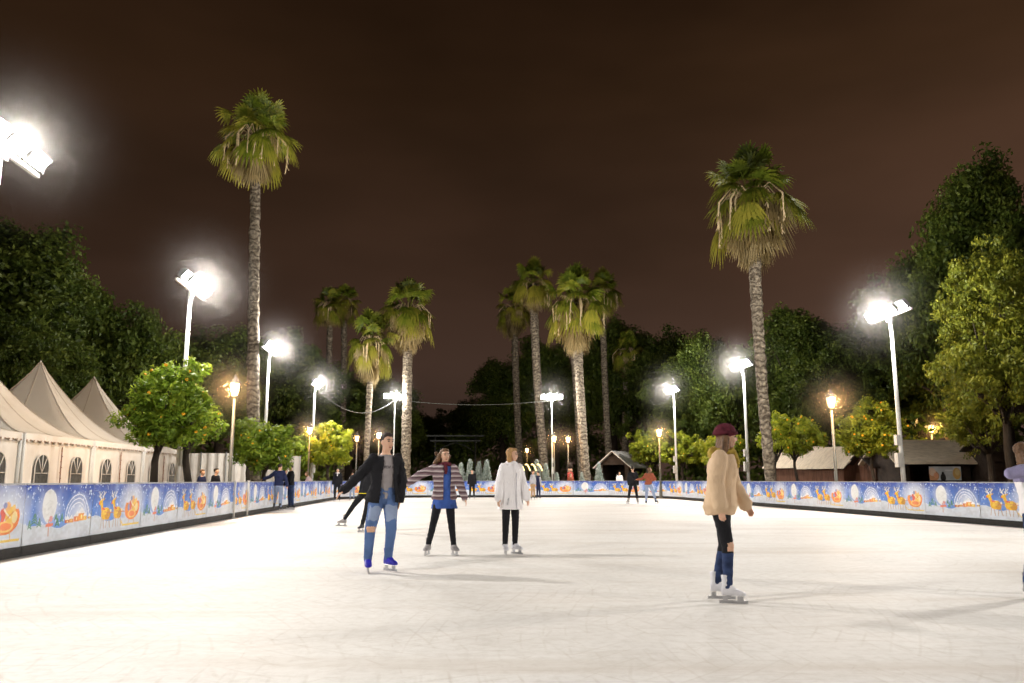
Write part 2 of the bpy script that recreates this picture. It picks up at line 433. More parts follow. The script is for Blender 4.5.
BH = 1.10; KICK = .15
Y0ref = 12.03      # a sleigh is printed here on the left side
s_ref = (Y0ref - 2.0) / ax.y
first = s_ref + .50 - PER           # start of a moon panel
labels = {0: 'blue rink barrier panel printed with a big white moon and a snowy village', 1: 'blue rink barrier panel printed with two golden reindeer and a red sleigh'}
sb = first; k = 0; PL = PER / 2
while sb + PL < CU[-1] - .3:
    s0, s1 = sb + .010, sb + PL - .010
    if s0 > .2:
        mid = (s0 + s1) / 2; mx, my = pos(mid, 0)
        d = math.hypot(float(mx), float(my))
        res = .009 if d < 22 else (.013 if d < 35 else .018)
        ns, nt_ = int((s1 - s0) / res) + 1, int((BH - KICK - .03) / res) + 1
        ss = np.linspace(s0, s1, ns); tt = np.linspace(KICK, BH - .03, nt_)
        Sg, Tg = np.meshgrid(ss, tt); sf, tf = Sg.ravel(), Tg.ravel()
        px, py = pos(sf, .034 + 0 * sf)
        px = px + .007 * np.sin(sf * 9 + tf * 4) + .004 * np.sin(sf * 23 - tf * 3 + k); 
        V = np.c_[px, py, tf] - np.array([mx, my, 0])
        ii = (np.arange(nt_ - 1)[:, None] * ns + np.arange(ns - 1)[None, :]).ravel()
        Q = np.c_[ii, ii + 1, ii + ns + 1, ii + ns]
        rgb = art(sf - s_ref, tf)
        grime = np.clip(vnoise(sf * 3 + k * 7, tf * 6, 9) * vnoise(sf * 14 + k, tf * 22, 8) * 1.6 - .35 + np.clip(.42 - tf, 0, 1) * .8, 0, .5)[:, None]; rgb = rgb * (1 - grime * .28) + np.array([.22, .17, .12]) * grime * .25
        e = empty('barrier_panel', (float(mx), float(my), 0), 0, labels[k % 2], 'barrier panel', 'printed barrier panels round the ice')
        bme = np_mesh('banner', V, Q, rgb=rgb, smooth=True); link('banner', bme, M['paint'], e)
        def strip(name, z0, z1, o0, o1, m):
            mb = MB(); q = np.linspace(s0, s1, 9); rings = []
            for a in q:
                ax_, ay_ = pos(a, o0); bx_, by_ = pos(a, o1)
                rings.append([(ax_ - mx, ay_ - my, z0), (bx_ - mx, by_ - my, z0), (bx_ - mx, by_ - my, z1), (ax_ - mx, ay_ - my, z1)])
            mb.loft(rings, sm=False); return mb.build(name, m, e)
        strip('kick_strip', 0.0, KICK + .004, -.03, .05, M['kick'])
        strip('top_rail', BH - .028, BH, -.03, .042, M['rail'])
        strip('backing_board', KICK + .006, BH - .03, -.02, .02, M['white_metal'])
    sb += PL; k += 1

def gate_post(u, Y, lab):
    x = Ll(Y) + .09
    mb = MB(); mb.box((0, 0, .56), (.05, .05, 1.12)); mb.box((.0, 0, 1.125), (.085, .085, .015)); mb.box((0, 0, .01), (.1, .1, .02))
    o = mb.build('gate_post', M['white_metal'], None, (x, Y, 0)); tag(o, lab, 'post')
gate_post(229, 24.9, 'white steel post on the blue barrier, the nearer of two by the rink gate')
gate_post(243, 26.6, 'white steel post on the blue barrier, the farther of two by the rink gate')

# ------------------------------------------------------------------ trees
def leaves(centers, per, spread, size, rs, up=.35, flat=1.0, asp=.5):
    """small leaf quads scattered round clump centres -> verts, quads, tint"""
    n = len(centers) * per
    c = np.repeat(centers, per, axis=0); sp = np.repeat(spread, per) if hasattr(spread, '__len__') else spread
    d = rs.normal(size=(n, 3)); d /= np.linalg.norm(d, axis=1)[:, None]
    r = (rs.rand(n) ** .45) * sp
    p = c + d * r[:, None] * np.array([1, 1, flat])
    nrm = d * .8 + rs.normal(size=(n, 3)) * .55 + np.array([0, 0, up]); nrm /= np.linalg.norm(nrm, axis=1)[:, None]
    a = np.cross(nrm, rs.normal(size=(n, 3))); a /= np.linalg.norm(a, axis=1)[:, None] + 1e-9
    b = np.cross(nrm, a)
    sz = size * (.6 + .8 * rs.rand(n)); a = a * sz[:, None]; b = b * (sz * asp)[:, None]
    V = np.stack([p - a, p - b * 1.0 + a * .1, p + a, p + b + a * .1], axis=1).reshape(-1, 3)
    Q = np.arange(n * 4).reshape(-1, 4)
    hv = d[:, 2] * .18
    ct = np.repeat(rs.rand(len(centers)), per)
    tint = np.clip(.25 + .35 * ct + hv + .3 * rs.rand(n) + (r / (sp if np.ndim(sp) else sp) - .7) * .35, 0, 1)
    return V, Q, tint
def crown_mesh(name, seed, rad, nlobe=14, clump=26, per=80, leaf=.13, zsq=1.0, csize=.55, spray=False, asp=.5):
    rs = np.random.RandomState(seed); rx, ry, rz = rad
    L = []
    for i in range(nlobe):
        d = rs.normal(size=3); d /= np.linalg.norm(d)
        if d[2] < -.8: d[2] *= -.5
        f = .35 + .38 * rs.rand()
        L.append((d * np.array([rx, ry, rz]) * f, .30 + .18 * rs.rand()))
    L.append((np.zeros(3), .5))
    cs = []
    for c, r in L:
        d = rs.normal(size=(clump, 3)); d /= np.linalg.norm(d, axis=1)[:, None]
        d[:, 2] = np.where(d[:, 2] < -.3, -d[:, 2] * .6, d[:, 2])
        cs.append(c + d * np.array([rx, ry, rz]) * r * (.75 + .3 * rs.rand(clump))[:, None])
    cs = np.concatenate(cs)
    sc = csize * (.6 + .8 * rs.rand(len(cs)))
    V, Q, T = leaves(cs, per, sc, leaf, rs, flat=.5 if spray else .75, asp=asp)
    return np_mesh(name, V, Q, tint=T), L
def limbs(mb, base_z, L, r0, fork, rs, jog=.25):
    """trunk with tapered limbs reaching into the lobes; crown centre at height fork+..."""
    for c, r in L:
        p1 = Vector((c[0], c[1], c[2])); p0 = Vector((rs.uniform(-.06, .06), rs.uniform(-.06, .06), fork))
        mid = p0.lerp(p1, .5) + Vector((rs.uniform(-1, 1), rs.uniform(-1, 1), rs.uniform(.2, 1))) * jog
        mb.tube([p0, p0.lerp(mid, .6), mid, p1], [r0 * .45, r0 * .33, r0 * .25, r0 * .08], 6)
def tree(name, loc, crown, L, h, cz, tr, m, label, cat='tree', group=None, rz=0, s=1.0, trunks=None):
    """crown mesh centred at height cz, trunk radius tr"""
    e = empty(name, loc, rz, label, cat, group); e.scale = (s, s, s)
    c = link('crown', crown, None, e); c.location = (0, 0, cz)
    if not crown.materials: crown.materials.append(m)
    mb = MB(); rs = random.Random(int(h * 10)); fork = cz * .62
    mb.tube([(0, 0, -.1), (.03, .02, fork * .3), (-.05, .03, fork * .7), (0, 0, fork + .1)], [tr * 1.35, tr, tr * .9, tr * .8], 10, jit=.15)
    limbs(mb, 0, [(np.array([c_[0], c_[1], c_[2] + cz]), r_) for c_, r_ in L], tr, fork, rs)
    mb.build('trunk', M['bark'], e)
    return e
def put_copy(src, loc, rz, s, label, group=None):
    c = copy_tree(src); c.location = loc; c.rotation_euler = (0, 0, rz); c.scale = (s, s, s) if not hasattr(s, '__len__') else s
    c['label'] = label
    return c

# big park trees: a few models, each placed as its own tree
cA, LA = crown_mesh('broad_crown', 1, (4.6, 4.6, 5.4), 22, 30, 95, .115, csize=.75)
cB, LB = crown_mesh('tall_crown', 2, (4.0, 4.0, 6.4), 22, 30, 95, .115, csize=.75)
cC, LC = crown_mesh('airy_crown', 3, (4.8, 4.8, 4.8), 26, 26, 90, .11, csize=.62, spray=True)
cD, LD = crown_mesh('golden_lit_crown', 5, (4.2, 4.2, 4.8), 30, 28, 54, .095, csize=.46, spray=True, asp=.42)
TG = 'dark park trees round the rink'
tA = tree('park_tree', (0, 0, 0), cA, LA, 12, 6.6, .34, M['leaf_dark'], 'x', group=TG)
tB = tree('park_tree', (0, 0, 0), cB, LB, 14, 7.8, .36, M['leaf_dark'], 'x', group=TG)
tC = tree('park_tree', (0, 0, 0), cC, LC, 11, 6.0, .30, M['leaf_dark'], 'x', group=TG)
proto_used = {}
def park(kind, u, Y, vtop, wpx, label, rz=0, squash=1.0, zb=None):
    """tree whose crown top is seen at picture row vtop and whose crown is wpx wide"""
    src, hw, top = {'A': (tA, 4.9, 12.2), 'B': (tB, 4.3, 14.4), 'C': (tC, 5.0, 11.0)}[kind]
    H = Z(vtop, Y); w = wpx * Y / F / 2
    if kind in proto_used: c = copy_tree(src)
    else: c = src; proto_used[kind] = 1
    c.location = (X(u, Y, H * .6), Y, -.06); c.rotation_euler = (0, 0, rz); c.scale = (w / hw, w / hw, H / top)
    c['label'] = label; return c
# left side
park('B', 12, 37, 205, 215, 'dark bushy tree rising straight behind the nearest white tent', .4)
park('A', 105, 43, 262, 170, 'broad dark tree behind the pointed tents, left of the second floodlight mast', 1.2)
park('C', 8, 33, 300, 170, 'lower dark tree filling the space directly above the nearest tent roof', 2.2)
park('A', 172, 50, 335, 140, 'dark tree just behind the big orange tree with fruit', 3.0)
park('B', 222, 55, 318, 120, 'dim green tree right behind the tall palm on the left side', 4.1)
park('C', 288, 64, 322, 130, 'hazy green tree between the tall left palm and the pair of thin palms', 5.2)
park('A', 350, 78, 352, 130, 'dark tree behind the thin pair of palms on the left of the alley', .9)
park('B', 392, 84, 376, 80, 'dark narrow tree behind the thickest left alley palm', 2.4)
park('C', 60, 58, 330, 150, 'dark tree far back between the two tent peaks', 2.9)
# alley end
park('A', 432, 120, 408, 70, 'small black tree at the far end of the alley, left of the metal arch', 1.9)
park('C', 466, 112, 392, 70, 'black tree at the far end of the alley, right behind the metal arch', .3)
# middle right
park('B', 503, 88, 352, 78, 'black tree behind the leftmost palm of the right-hand alley cluster', .6)
park('A', 556, 86, 330, 110, 'black tree behind the thick shaggy alley palm', 1.5)
park('B', 612, 82, 312, 110, 'tall black tree behind the slender palm right of the shaggy one', 2.5)
park('A', 650, 76, 322, 110, 'dark round tree standing above the white roofed hut', 3.4)
park('C', 695, 64, 345, 120, 'dim green tree behind the small floodlight mast right of the hut', 4.4)
park('A', 724, 58, 318, 110, 'dim green tree behind the lit floodlight mast left of the right palm', .2)
park('B', 800, 54, 298, 120, 'hazy green tree directly right of the tall right palm', 1.1)
park('C', 850, 50, 318, 130, 'hazy green tree above the round golden orange tree', 2.1)
park('A', 812, 66, 322, 150, 'dark tree far behind the street lamp on the right', 2.8)
park('B', 905, 52, 262, 130, 'dark tall tree behind the nearest right floodlight mast', 3.6)
park('B', 990, 44, 138, 170, 'very tall black tree towering over the golden lit tree', 4.6)
park('A', 940, 47, 222, 130, 'black tree leaning out left of the very tall one', 5.4)
park('C', 1040, 36, 262, 170, 'dark tree cut by the picture edge behind the golden lit tree', .7)
# golden-lit tree on the right
def gold(u, Y, vtop, wpx, label, rz, first=[None]):
    H = Z(vtop, Y); w = wpx * Y / F / 2
    if first[0] is None:
        first[0] = tree('golden_lit_tree', (0, 0, 0), cD, LD, 10, 5.6, .26, M['leaf_lit_yellow'], 'x', group='trees lit yellow green on the right'); c = first[0]
    else: c = copy_tree(first[0])
    c.location = (X(u, Y, H * .6), Y, -.06); c.rotation_euler = (0, 0, rz); c.scale = (w / 4.4, w / 4.4, H / 9.9); c['label'] = label
gold(1000, 29.5, 262, 150, 'yellow green leafy tree overhanging the dark hut at the right', .3)
gold(985, 32, 350, 105, 'low yellow green tree under the golden lit one, in front of the dark hut', 4.0)
gold(922, 51, 352, 105, 'yellow green tree behind the nearest right floodlight mast and tan roof', 2.0)
# dark leaf masses added to keep the gaps under the crowns dark
def infill(u0, u1, Y, vtop, label):
    x0, x1 = X(u0, Y, 1), X(u1, Y, 1); h = Z(vtop, Y); n = int((x1 - x0) * 6.5 * max(1, h / 2.5)); rs = np.random.RandomState(int(u0) + 107)
    cs = np.c_[rs.rand(n) * (x1 - x0), rs.normal(size=n) * .7, .2 + rs.rand(n) * (h - .5)]
    V, Q, T = leaves(cs, 36, .8, .20, rs)
    e = link('infill', np_mesh('infill', V, Q, tint=T), M['leaf_dark'], None, (x0, Y, 0)); tag(e, label, 'infill')
infill(165, 330, 60, 425, 'added dark hedge behind the canvas fence and left street lamp')
infill(320, 470, 92, 440, 'added dark hedge behind the skaters at the left of the far barrier')
infill(450, 660, 90, 430, 'added dark hedge behind the row of flocked Christmas trees')
infill(640, 860, 60, 428, 'added dark hedge behind the orange trees on the right')
infill(850, 1060, 47, 415, 'added dark hedge behind the wooden huts on the right')
infill(-60, 180, 46, 400, 'added dark hedge behind the white pointed tents')

# ------------------------------------------------------------------ orange trees
def orange_crown(seed, r, rz_, per, leafm, ncl=130, leaf=.062):
    rs = np.random.RandomState(seed)
    d = rs.normal(size=(ncl, 3)); d /= np.linalg.norm(d, axis=1)[:, None]
    lump = 1 + .24 * np.sin(d[:, 0] * 4 + seed) * np.cos(d[:, 2] * 5 + seed * 2) + .14 * rs.normal(size=ncl)
    cs = d * (np.array([r, r, rz_]) * .86) * lump[:, None]; cs[:, 2] = np.where(cs[:, 2] < -.62 * rz_, -.62 * rz_ + rs.rand(ncl) * .2, cs[:, 2])
    inner = rs.normal(size=(ncl // 3, 3)) * np.array([r, r, rz_]) * .33
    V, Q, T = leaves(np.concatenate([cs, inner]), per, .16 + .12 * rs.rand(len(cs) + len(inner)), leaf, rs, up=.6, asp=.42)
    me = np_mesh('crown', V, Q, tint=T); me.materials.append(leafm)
    fr = []
    for i in range(60):
        q = cs[rs.randint(len(cs))] * (1.02 + .12 * rs.rand()); fr.append(tuple(q))
    return me, fr
mbf = MB(); mbf.ball((0, 0, 0), (.050, .050, .047), nu=10, nv=7); fruit_me = mbf.mesh('orange'); fruit_me.materials.append(M['orange'])
OG = 'orange trees standing behind the barrier'
def orange_tree(u, Y, v0, v1, wpx, m, label, seed, nf, trunks=((0, 0),), sy=1.0, tr=.09, leaf=.062, per=70, ncl=130):
    zt, zb = Z(v0, Y), Z(v1, Y); r = wpx * Y / F / 2; rz_ = (zt - zb) / 2; cz = (zt + zb) / 2
    e = empty('orange_tree', (X(u, Y, cz), Y, -.06), seed, label, 'orange tree', OG)
    e.rotation_euler = (0, 0, 0)
    me, fr = orange_crown(seed, r, rz_, per, m, ncl, leaf)
    c = link('crown', me, None, e, (0, 0, cz))
    rr = random.Random(seed)
    for tx, ty in trunks:
        mb = MB(); top = zb + rz_ * .5
        mb.tube([(tx, ty, 0), (tx + .05, ty, top * .35), (tx * .85 - .04, ty, top * .7), (tx * .7, ty, top)], [tr * 1.2, tr, tr * .9, tr * .6], 9, jit=.2)
        for i in range(6):
            a = i * 1.05; mb.tube([(tx * .8, ty, top * .78), (tx * .8 + math.cos(a) * r * .3, ty + math.sin(a) * r * .3, top + rz_ * .2), (tx * .6 + math.cos(a) * r * .65, ty + math.sin(a) * r * .65, cz + rr.uniform(-.2, .5) * rz_)], [tr * .55, tr * .35, tr * .12], 6)
        mb.build('trunk', M['bark'], e)
    fr.sort(key=lambda q: q[1])
    for q in fr[:nf]:
        link('orange', fruit_me, None, e, (q[0], q[1], cz + q[2]))
    return e
orange_tree(173, 22.6, 360, 458, 80, M['leaf_orange_tree'], 'large round orange tree full of fruit beside the white tents', 21, 60, ((-.42, 0), (.5, .2)), tr=.10, ncl=210, per=80)
orange_tree(266, 31.5, 424, 474, 44, M['leaf_orange_tree'], 'small bright green orange tree at the foot of the tall left palm', 22, 10, leaf=.07)
orange_tree(250, 34, 420, 468, 34, M['leaf_orange_tree'], 'narrow green orange tree just left of the tall palm foot', 23, 4, leaf=.07)
orange_tree(329, 50, 424, 470, 44, M['leaf_citrus_gold'], 'yellow green orange tree beside the warm lamp on the left far side', 24, 8, leaf=.09, per=50)
orange_tree(300, 52, 436, 474, 30, M['leaf_orange_tree'], 'small dim orange tree left of the yellow green one on the far left', 25, 0, leaf=.09, per=45)
orange_tree(869, 33.8, 402, 462, 58, M['leaf_citrus_gold'], 'round golden orange tree between the street lamp and the nearest right mast', 26, 30, ((.05, 0),), tr=.07, ncl=170)
orange_tree(790, 38.5, 413, 460, 60, M['leaf_citrus_gold'], 'orange tree with two leaning trunks right of the tall right palm', 27, 16, ((-.9, 0), (.25, .1)), tr=.07, leaf=.07, per=60)
orange_tree(647, 59, 430, 466, 42, M['leaf_citrus_gold'], 'small golden orange tree next to the white roofed hut', 28, 6, leaf=.1, per=45, ncl=110)
orange_tree(682, 57, 432, 468, 50, M['leaf_citrus_gold'], 'golden orange tree under the small right floodlight mast', 29, 8, leaf=.1, per=45, ncl=120)
orange_tree(722, 50, 434, 468, 44, M['leaf_citrus_gold'], 'golden orange tree hidden behind the head of the skater in beige', 30, 6, leaf=.09, per=45, ncl=110)

# ------------------------------------------------------------------ palms
def palm_parts(seed, ngreen, ndead, Rr_, skirt):
    """fan fronds as strips of narrow quads around the origin (crown heart)"""
    rs = random.Random(seed)
    out = {'g': ([], [], []), 'd': ([], [], [])}
    def frond(key, az, el, pet, blade, nseg, span, droop, tint, hang=0.0):
        V, Q, T = out[key]
        d = Vector((math.cos(az) * math.cos(el), math.sin(az) * math.cos(el), math.sin(el)))
        w = Vector((-math.sin(az), math.cos(az), 0)); w = (w + Vector((rs.uniform(-.3, .3), rs.uniform(-.3, .3), rs.uniform(-.3, .3)))).normalized()
        nrm = d.cross(w).normalized()
        P0 = d * .12; hub = d * pet - Vector((0, 0, droop * .12 * pet))
        if hang: d = (d * (1 - hang) + Vector((rs.uniform(-.15, .15), rs.uniform(-.15, .15), -1)) * hang).normalized(); w = (w - d * w.dot(d)).normalized(); nrm = d.cross(w)
        def q4(a, b, c_, e_, t):
            n = len(V); V.extend([tuple(a), tuple(b), tuple(c_), tuple(e_)]); Q.append((n, n + 1, n + 2, n + 3)); T.append(t)
        pw = w * .022; q4(P0 - pw, P0 + pw, hub + pw * .7, hub - pw * .7, tint * .7 + .2)
        for i in range(nseg):
            a = (i / (nseg - 1) - .5) * span
            dr = (d * math.cos(a) + w * math.sin(a)).normalized()
            L = blade * (.78 + .22 * math.cos(a * .8)) * rs.uniform(.9, 1.08)
            side = (w * math.cos(a) - d * math.sin(a)).normalized()
            wd = blade * span / nseg * .40
            fold = nrm * (.035 * (1 if i % 2 else -1))
            prev = hub; pwid = wd * .15
            tt = min(1, max(0, tint + rs.uniform(-.12, .12)))
            for j, f in enumerate((.45, .78, 1.0)):
                sag = droop * (f ** 2.4) * L * (.55 + .25 * abs(a))
                p = hub + dr * (L * f) - Vector((0, 0, sag)) + fold * (1 - f)
                cw = wd * (1.0, .55, .1)[j]
                q4(prev - side * pwid, prev + side * pwid, p + side * cw, p - side * cw, min(1, tt + .1 * j))
                prev, pwid = p, cw
    for i in range(ngreen):
        f = (i + .5) / ngreen; el = R(86) - (f ** .9) * R(115) + rs.uniform(-.26, .26); az = i * 2.39996 + rs.uniform(-.3, .3)
        frond('g', az, el, Rr_ * (.48 + .34 * rs.random()), Rr_ * rs.uniform(.36, .52), 15, R(rs.uniform(140, 220)), .35 + .6 * f, min(1, .15 + .45 * rs.random() + .35 * f), hang=max(0, f - .35) * 1.15)
    for i in range(ndead):
        f = (i + .5) / ndead; el = R(5) - f * R(68) + rs.uniform(-.15, .15); az = i * 2.39996 + rs.uniform(-.3, .3)
        frond('d', az, el, Rr_ * rs.uniform(.25, .72) * (1 - .45 * f), Rr_ * rs.uniform(.30, .62) * (1 + skirt * .35 * f), 9, R(rs.uniform(30, 95)), .3, rs.random() * .85, hang=rs.uniform(.6, .95))
        if f > .45: frond('d', az + 1, -R(50) - f * R(30), Rr_ * (.3 + .55 * f) * (.7 + skirt * .35), Rr_ * rs.uniform(.25, .45), 8, R(rs.uniform(30, 80)), .3, rs.random() * .85, hang=.5)
    # hanging fruit stalks
    mb = MB()
    for i in range(17):
        az = rs.uniform(0, 6.28); r = Rr_ * rs.uniform(.45, .85)
        p1 = Vector((math.cos(az) * r * .6, math.sin(az) * r * .6, .35)); p2 = Vector((math.cos(az) * r, math.sin(az) * r, -.3)); p3 = p2 + Vector((rs.uniform(-.1, .1), rs.uniform(-.1, .1), -Rr_ * rs.uniform(.35, .7)))
        mb.tube([(0, 0, 0), p1, p2, p3], [.025, .025, .045, .02], 5)
        for k_ in range(7):
            q = p2.lerp(p3, k_ / 7); o_ = Vector((rs.uniform(-.12, .12), rs.uniform(-.12, .12), -.22)); mb.tube([q, q + o_], [.024, .010], 4)
    g, dd = out['g'], out['d']
    mg = np_mesh('crown', np.array(g[0]), np.array(g[1]), tint=g[2]); mg.materials.append(M['palm_green'])
    md = np_mesh('skirt', np.array(dd[0]), np.array(dd[1]), tint=dd[2]); md.materials.append(M['palm_dead'])
    ms = mb.mesh('fruit_stalks'); ms.materials.append(M['stalk'])
    return mg, md, ms
M['stalk'] = mat('palm_stalk', (.75, .60, .36), .8, .2, 10)
palmV = [palm_parts(3, 50, 34, 2.2, .5), palm_parts(7, 46, 66, 2.2, 1.0), palm_parts(9, 44, 40, 2.2, .35), palm_parts(12, 40, 60, 2.2, 1.1)]
def palm(var, Y, head, base, rad_px, w_top, w_bot, label, bend=0.0, zs=1.0, group='tall fan palms', boots=.0):
    """head/base: picture (u, v) of the crown heart and column u of the foot"""
    hz = Z(head[1], Y); hx = X(head[0], Y, hz); bx = X(base, Y, 0)
    e = empty('palm_tree', (bx, Y, -.06), 0, label, 'palm tree', group)
    n = 46; pts = []; rads = []
    rr = random.Random(var * 31 + int(head[0]))
    r0, r1 = w_bot * Y / F / 2, w_top * Y / F / 2
    for i in range(n):
        f = i / (n - 1); x = (hx - bx) * (f + bend * math.sin(math.pi * f)); 
        pts.append((x, .25 * math.sin(f * 3), (hz + .06) * f)); rads.append((r0 * (1 - f) + r1 * f) * (1.25 if i == 0 else 1) * (1 + .10 * ((i % 2) * 2 - 1) * .6 + rr.uniform(-.05, .05)))
    for i in range(n - 6, n):  # old leaf bases swell under the crown
        rads[i] *= 1 + boots * (i - n + 6) / 6
    mb = MB(); mb.tube(pts, rads, 14, jit=.16, seed=int(head[0])); mb.build('trunk', M['palm_trunk'], e)
    s = rad_px * Y / F / 2.2; rz = rr.uniform(0, 6)
    for nm, me_ in zip(('crown', 'skirt', 'fruit_stalks'), palmV[var]):
        o = link(nm, me_, None, e, (hx - bx, pts[-1][1], hz + .06)); o.scale = (s, s, s * zs); o.rotation_euler = (0, 0, rz)
    return e
palm(0, 35.5, (256, 138), 253, 43, 9.5, 13.5, 'tallest fan palm, on the left with a bare grey trunk above the street lamp', .15, 1.15, boots=.5)
palm(1, 36, (752, 198), 773, 52, 13, 10, 'big shaggy fan palm on the right with a bent trunk', .22, 1.15, boots=.4)
palm(1, 58, (408, 310), 405, 31, 10, 9.5, 'thick fan palm with a brightly lit trunk, rightmost on the left of the alley', .0, 1.15, boots=.4)
palm(3, 57, (371, 342), 364, 26, 7, 5, 'shorter fan palm with a long dead skirt left of the thick bright trunked one', .1, 1.3)
palm(2, 70, (330, 306), 326, 19, 6, 6, 'thin dim fan palm, left one of the close pair', .1, 1.1)
palm(2, 73, (344, 302), 341, 18, 6, 6, 'thin dim fan palm, right one of the close pair', -.1, 1.1)
palm(3, 72, (299, 396), 296, 9, 6, 6, 'small dim palm with a dry skirt behind the left floodlight mast', .1, 1.6)
palm(3, 74, (514, 308), 521, 19, 7, 7, 'slender fan palm, leftmost of the right alley cluster', .1, 1.3)
palm(0, 64, (533, 284), 547, 23, 8, 9, 'leaning fan palm with a brightly lit lower trunk beside the small far mast', .15, 1.2)
palm(1, 58, (576, 303), 588, 35, 9.5, 8, 'thickest and shaggiest fan palm of the right alley cluster', .1, 1.2, boots=.5)
palm(2, 66, (571, 318), 582, 14, 6, 6, 'dim fan palm half hidden behind the shaggiest one', -.1, 1.2)
palm(0, 72, (602, 293), 611, 21, 6, 7, 'slender fan palm right of the shaggiest one', .15, 1.2)
palm(3, 76, (627, 352), 625, 17, 6, 6, 'short dim fan palm behind the white roofed hut', -.1, 1.3)
palm(1, 60, (790, 430), 790, 0.1, 1, 1, 'x') if False else None

# ------------------------------------------------------------------ floodlight masts
def make_mast():
    e = empty('floodlight_mast', (0, 0, 0), 0, 'x', 'floodlight mast', 'white floodlight masts round the rink')
    mb = MB(); mb.tube([(0, 0, 0), (0, 0, 1.5), (0, 0, 4), (0, 0, 7.05)], [.085, .08, .07, .055], 14); mb.tube([(0, 0, 0), (0, 0, .35)], [.16, .12], 12); mb.build('pole', M['white_metal'], e)
    mb = MB(); mb.box((0, 0, 7.06), (.08, 2.7, .08)); mb.box((.05, 0, 6.98), (.06, .3, .22)); mb.build('crossbar', M['white_metal'], e)
    tilt = Matrix.Rotation(R(42), 3, 'Y')                         # local +x is towards the ice
    fr = None
    for y in (-1.05, -.36, .36, 1.05):
        mb = MB()
        mb.box((0, 0, 0), (.10, .46, .34), tilt); mb.box(tilt @ Vector((-.09, 0, 0)), (.10, .26, .20), tilt)
        for q in (-1, 1): mb.box((-.02, q * .25, -.06), (.03, .02, .26))
        for k_ in range(5): mb.box(tilt @ Vector((-.075, -.16 + k_ * .08, 0)), (.07, .012, .28), tilt)
        f = mb.build('floodlight', M['grey_metal'], e, (.14, y, 7.27))
        mb = MB(); mb.box(tilt @ Vector((.058, 0, 0)), (.014, .40, .28), tilt); mb.build('lens', M['flood_glass'], f)
    mb = MB(); mb.box((.14, 0, 1.9), (.14, .22, .5)); mb.box((.13, 0, 2.6), (.11, .18, .36)); mb.tube([(.09, .03, 1.7), (.1, .05, 1.0), (.09, .02, 0.05)], .015, 5); mb.build('control_box', M['white_metal'], e)
    return e
mast0 = make_mast()
def lamp(name, loc, power, kind='POINT', col=(1, .955, .895), rad=.25, spot=None, aim=None, blend=.6):
    l = bpy.data.lights.new(name, kind); l.energy = power; l.color = col; l.shadow_soft_size = rad
    o = bpy.data.objects.new(name, l); COL.objects.link(o); o.location = loc
    if kind == 'SPOT':
        l.spot_size = R(spot); l.spot_blend = blend
    if aim is not None:
        o.rotation_euler = (Vector(aim) - Vector(loc)).to_track_quat('-Z', 'Y').to_euler()
    return o
FLOODK, SPILLK = 2150, 1900
masts = [  # x, y, facing (angle of +x), label, strength
    (-9.15, 13.5, 0, 'white floodlight mast cut by the left picture edge, nearest of all', .75),
    (Ll(24.3) - 1.50, 24.3, 0, 'floodlight mast rising out of the big orange tree beside the tents', 1),
    (Ll(36) - 1.7, 36.5, 0, 'floodlight mast standing against the tallest left palm', 1),
    (Ll(50) - 1.8, 50.5, 0, 'floodlight mast at the far left corner of the rink, left end of the hanging cable', 1),
    (X(394, 58, 4), 58, -90, 'floodlight mast in front of the thick bright palm trunk at the far end', .55),
    (X(552, 58.5, 4), 58.5, -90, 'thin floodlight mast at the far end, right end of the hanging cable', .55),
    (13.7, 28.4, 180, 'floodlight mast on the right with control boxes beside the tan roofed hut', 1),
    (12.25, 42, 180, 'floodlight mast left of the bent right palm', 1),
    (10.95, 53.9, 180, 'small floodlight mast above the golden orange trees on the right', 1),
    (14.9, 14.0, 180, 'floodlight mast beyond the right picture edge', .8),
    (-8.4, 2.5, 0, 'floodlight mast beyond the left picture edge, level with the camera', .8),
    (16.0, 2.0, 180, 'floodlight mast beyond the right picture edge, level with the camera', .8),
]
FLOOD_SPOTS = []; LAMP_SPOTS = []
for i, (x, y, a, lab, k_) in enumerate(masts):
    m_ = mast0 if i == 0 else copy_tree(mast0)
    m_.location = (x, y, -.06); rz = R(a) + (0.085 if abs(a) != 90 else .085); m_.rotation_euler = (0, 0, rz); m_['label'] = lab
    if abs(a) == 90: m_.scale = (1, .62, 1)
    dx, dy = math.cos(rz), math.sin(rz)
    lamp('flood_beam', (x + dx * .55, y + dy * .55, 7.05), FLOODK * k_, 'SPOT', rad=.35, spot=150, aim=(x + dx * 12, y + dy * 12, 0), blend=1.0)
    lamp('flood_spill', (x + dx * .40, y + dy * .40, 7.30), SPILLK * k_, 'POINT', rad=.22); FLOOD_SPOTS.append((x + dx * .3, y + dy * .3, 7.28))

# hanging cable
def cable(p, q, sag, lab):
    pts = [Vector(p).lerp(Vector(q), i / 24) - Vector((0, 0, sag * 4 * (i / 24) * (1 - i / 24))) for i in range(25)]
    mb = MB(); mb.tube([v - pts[0] for v in pts], .022, 5); tag(mb.build('cable', M['pole_dark'], None, pts[0]), lab, 'cable')
pA = (masts[3][0], 50.5, 7.0); pB = (masts[4][0], 58, 6.9); pC = (masts[5][0], 58.5, 6.9)
cable(pA, pB, 1.3, 'pale cable sagging from the far left mast to the bright palm trunk')
cable(pB, pC, .35, 'long thin cable strung across the dark alley gap at the far end')

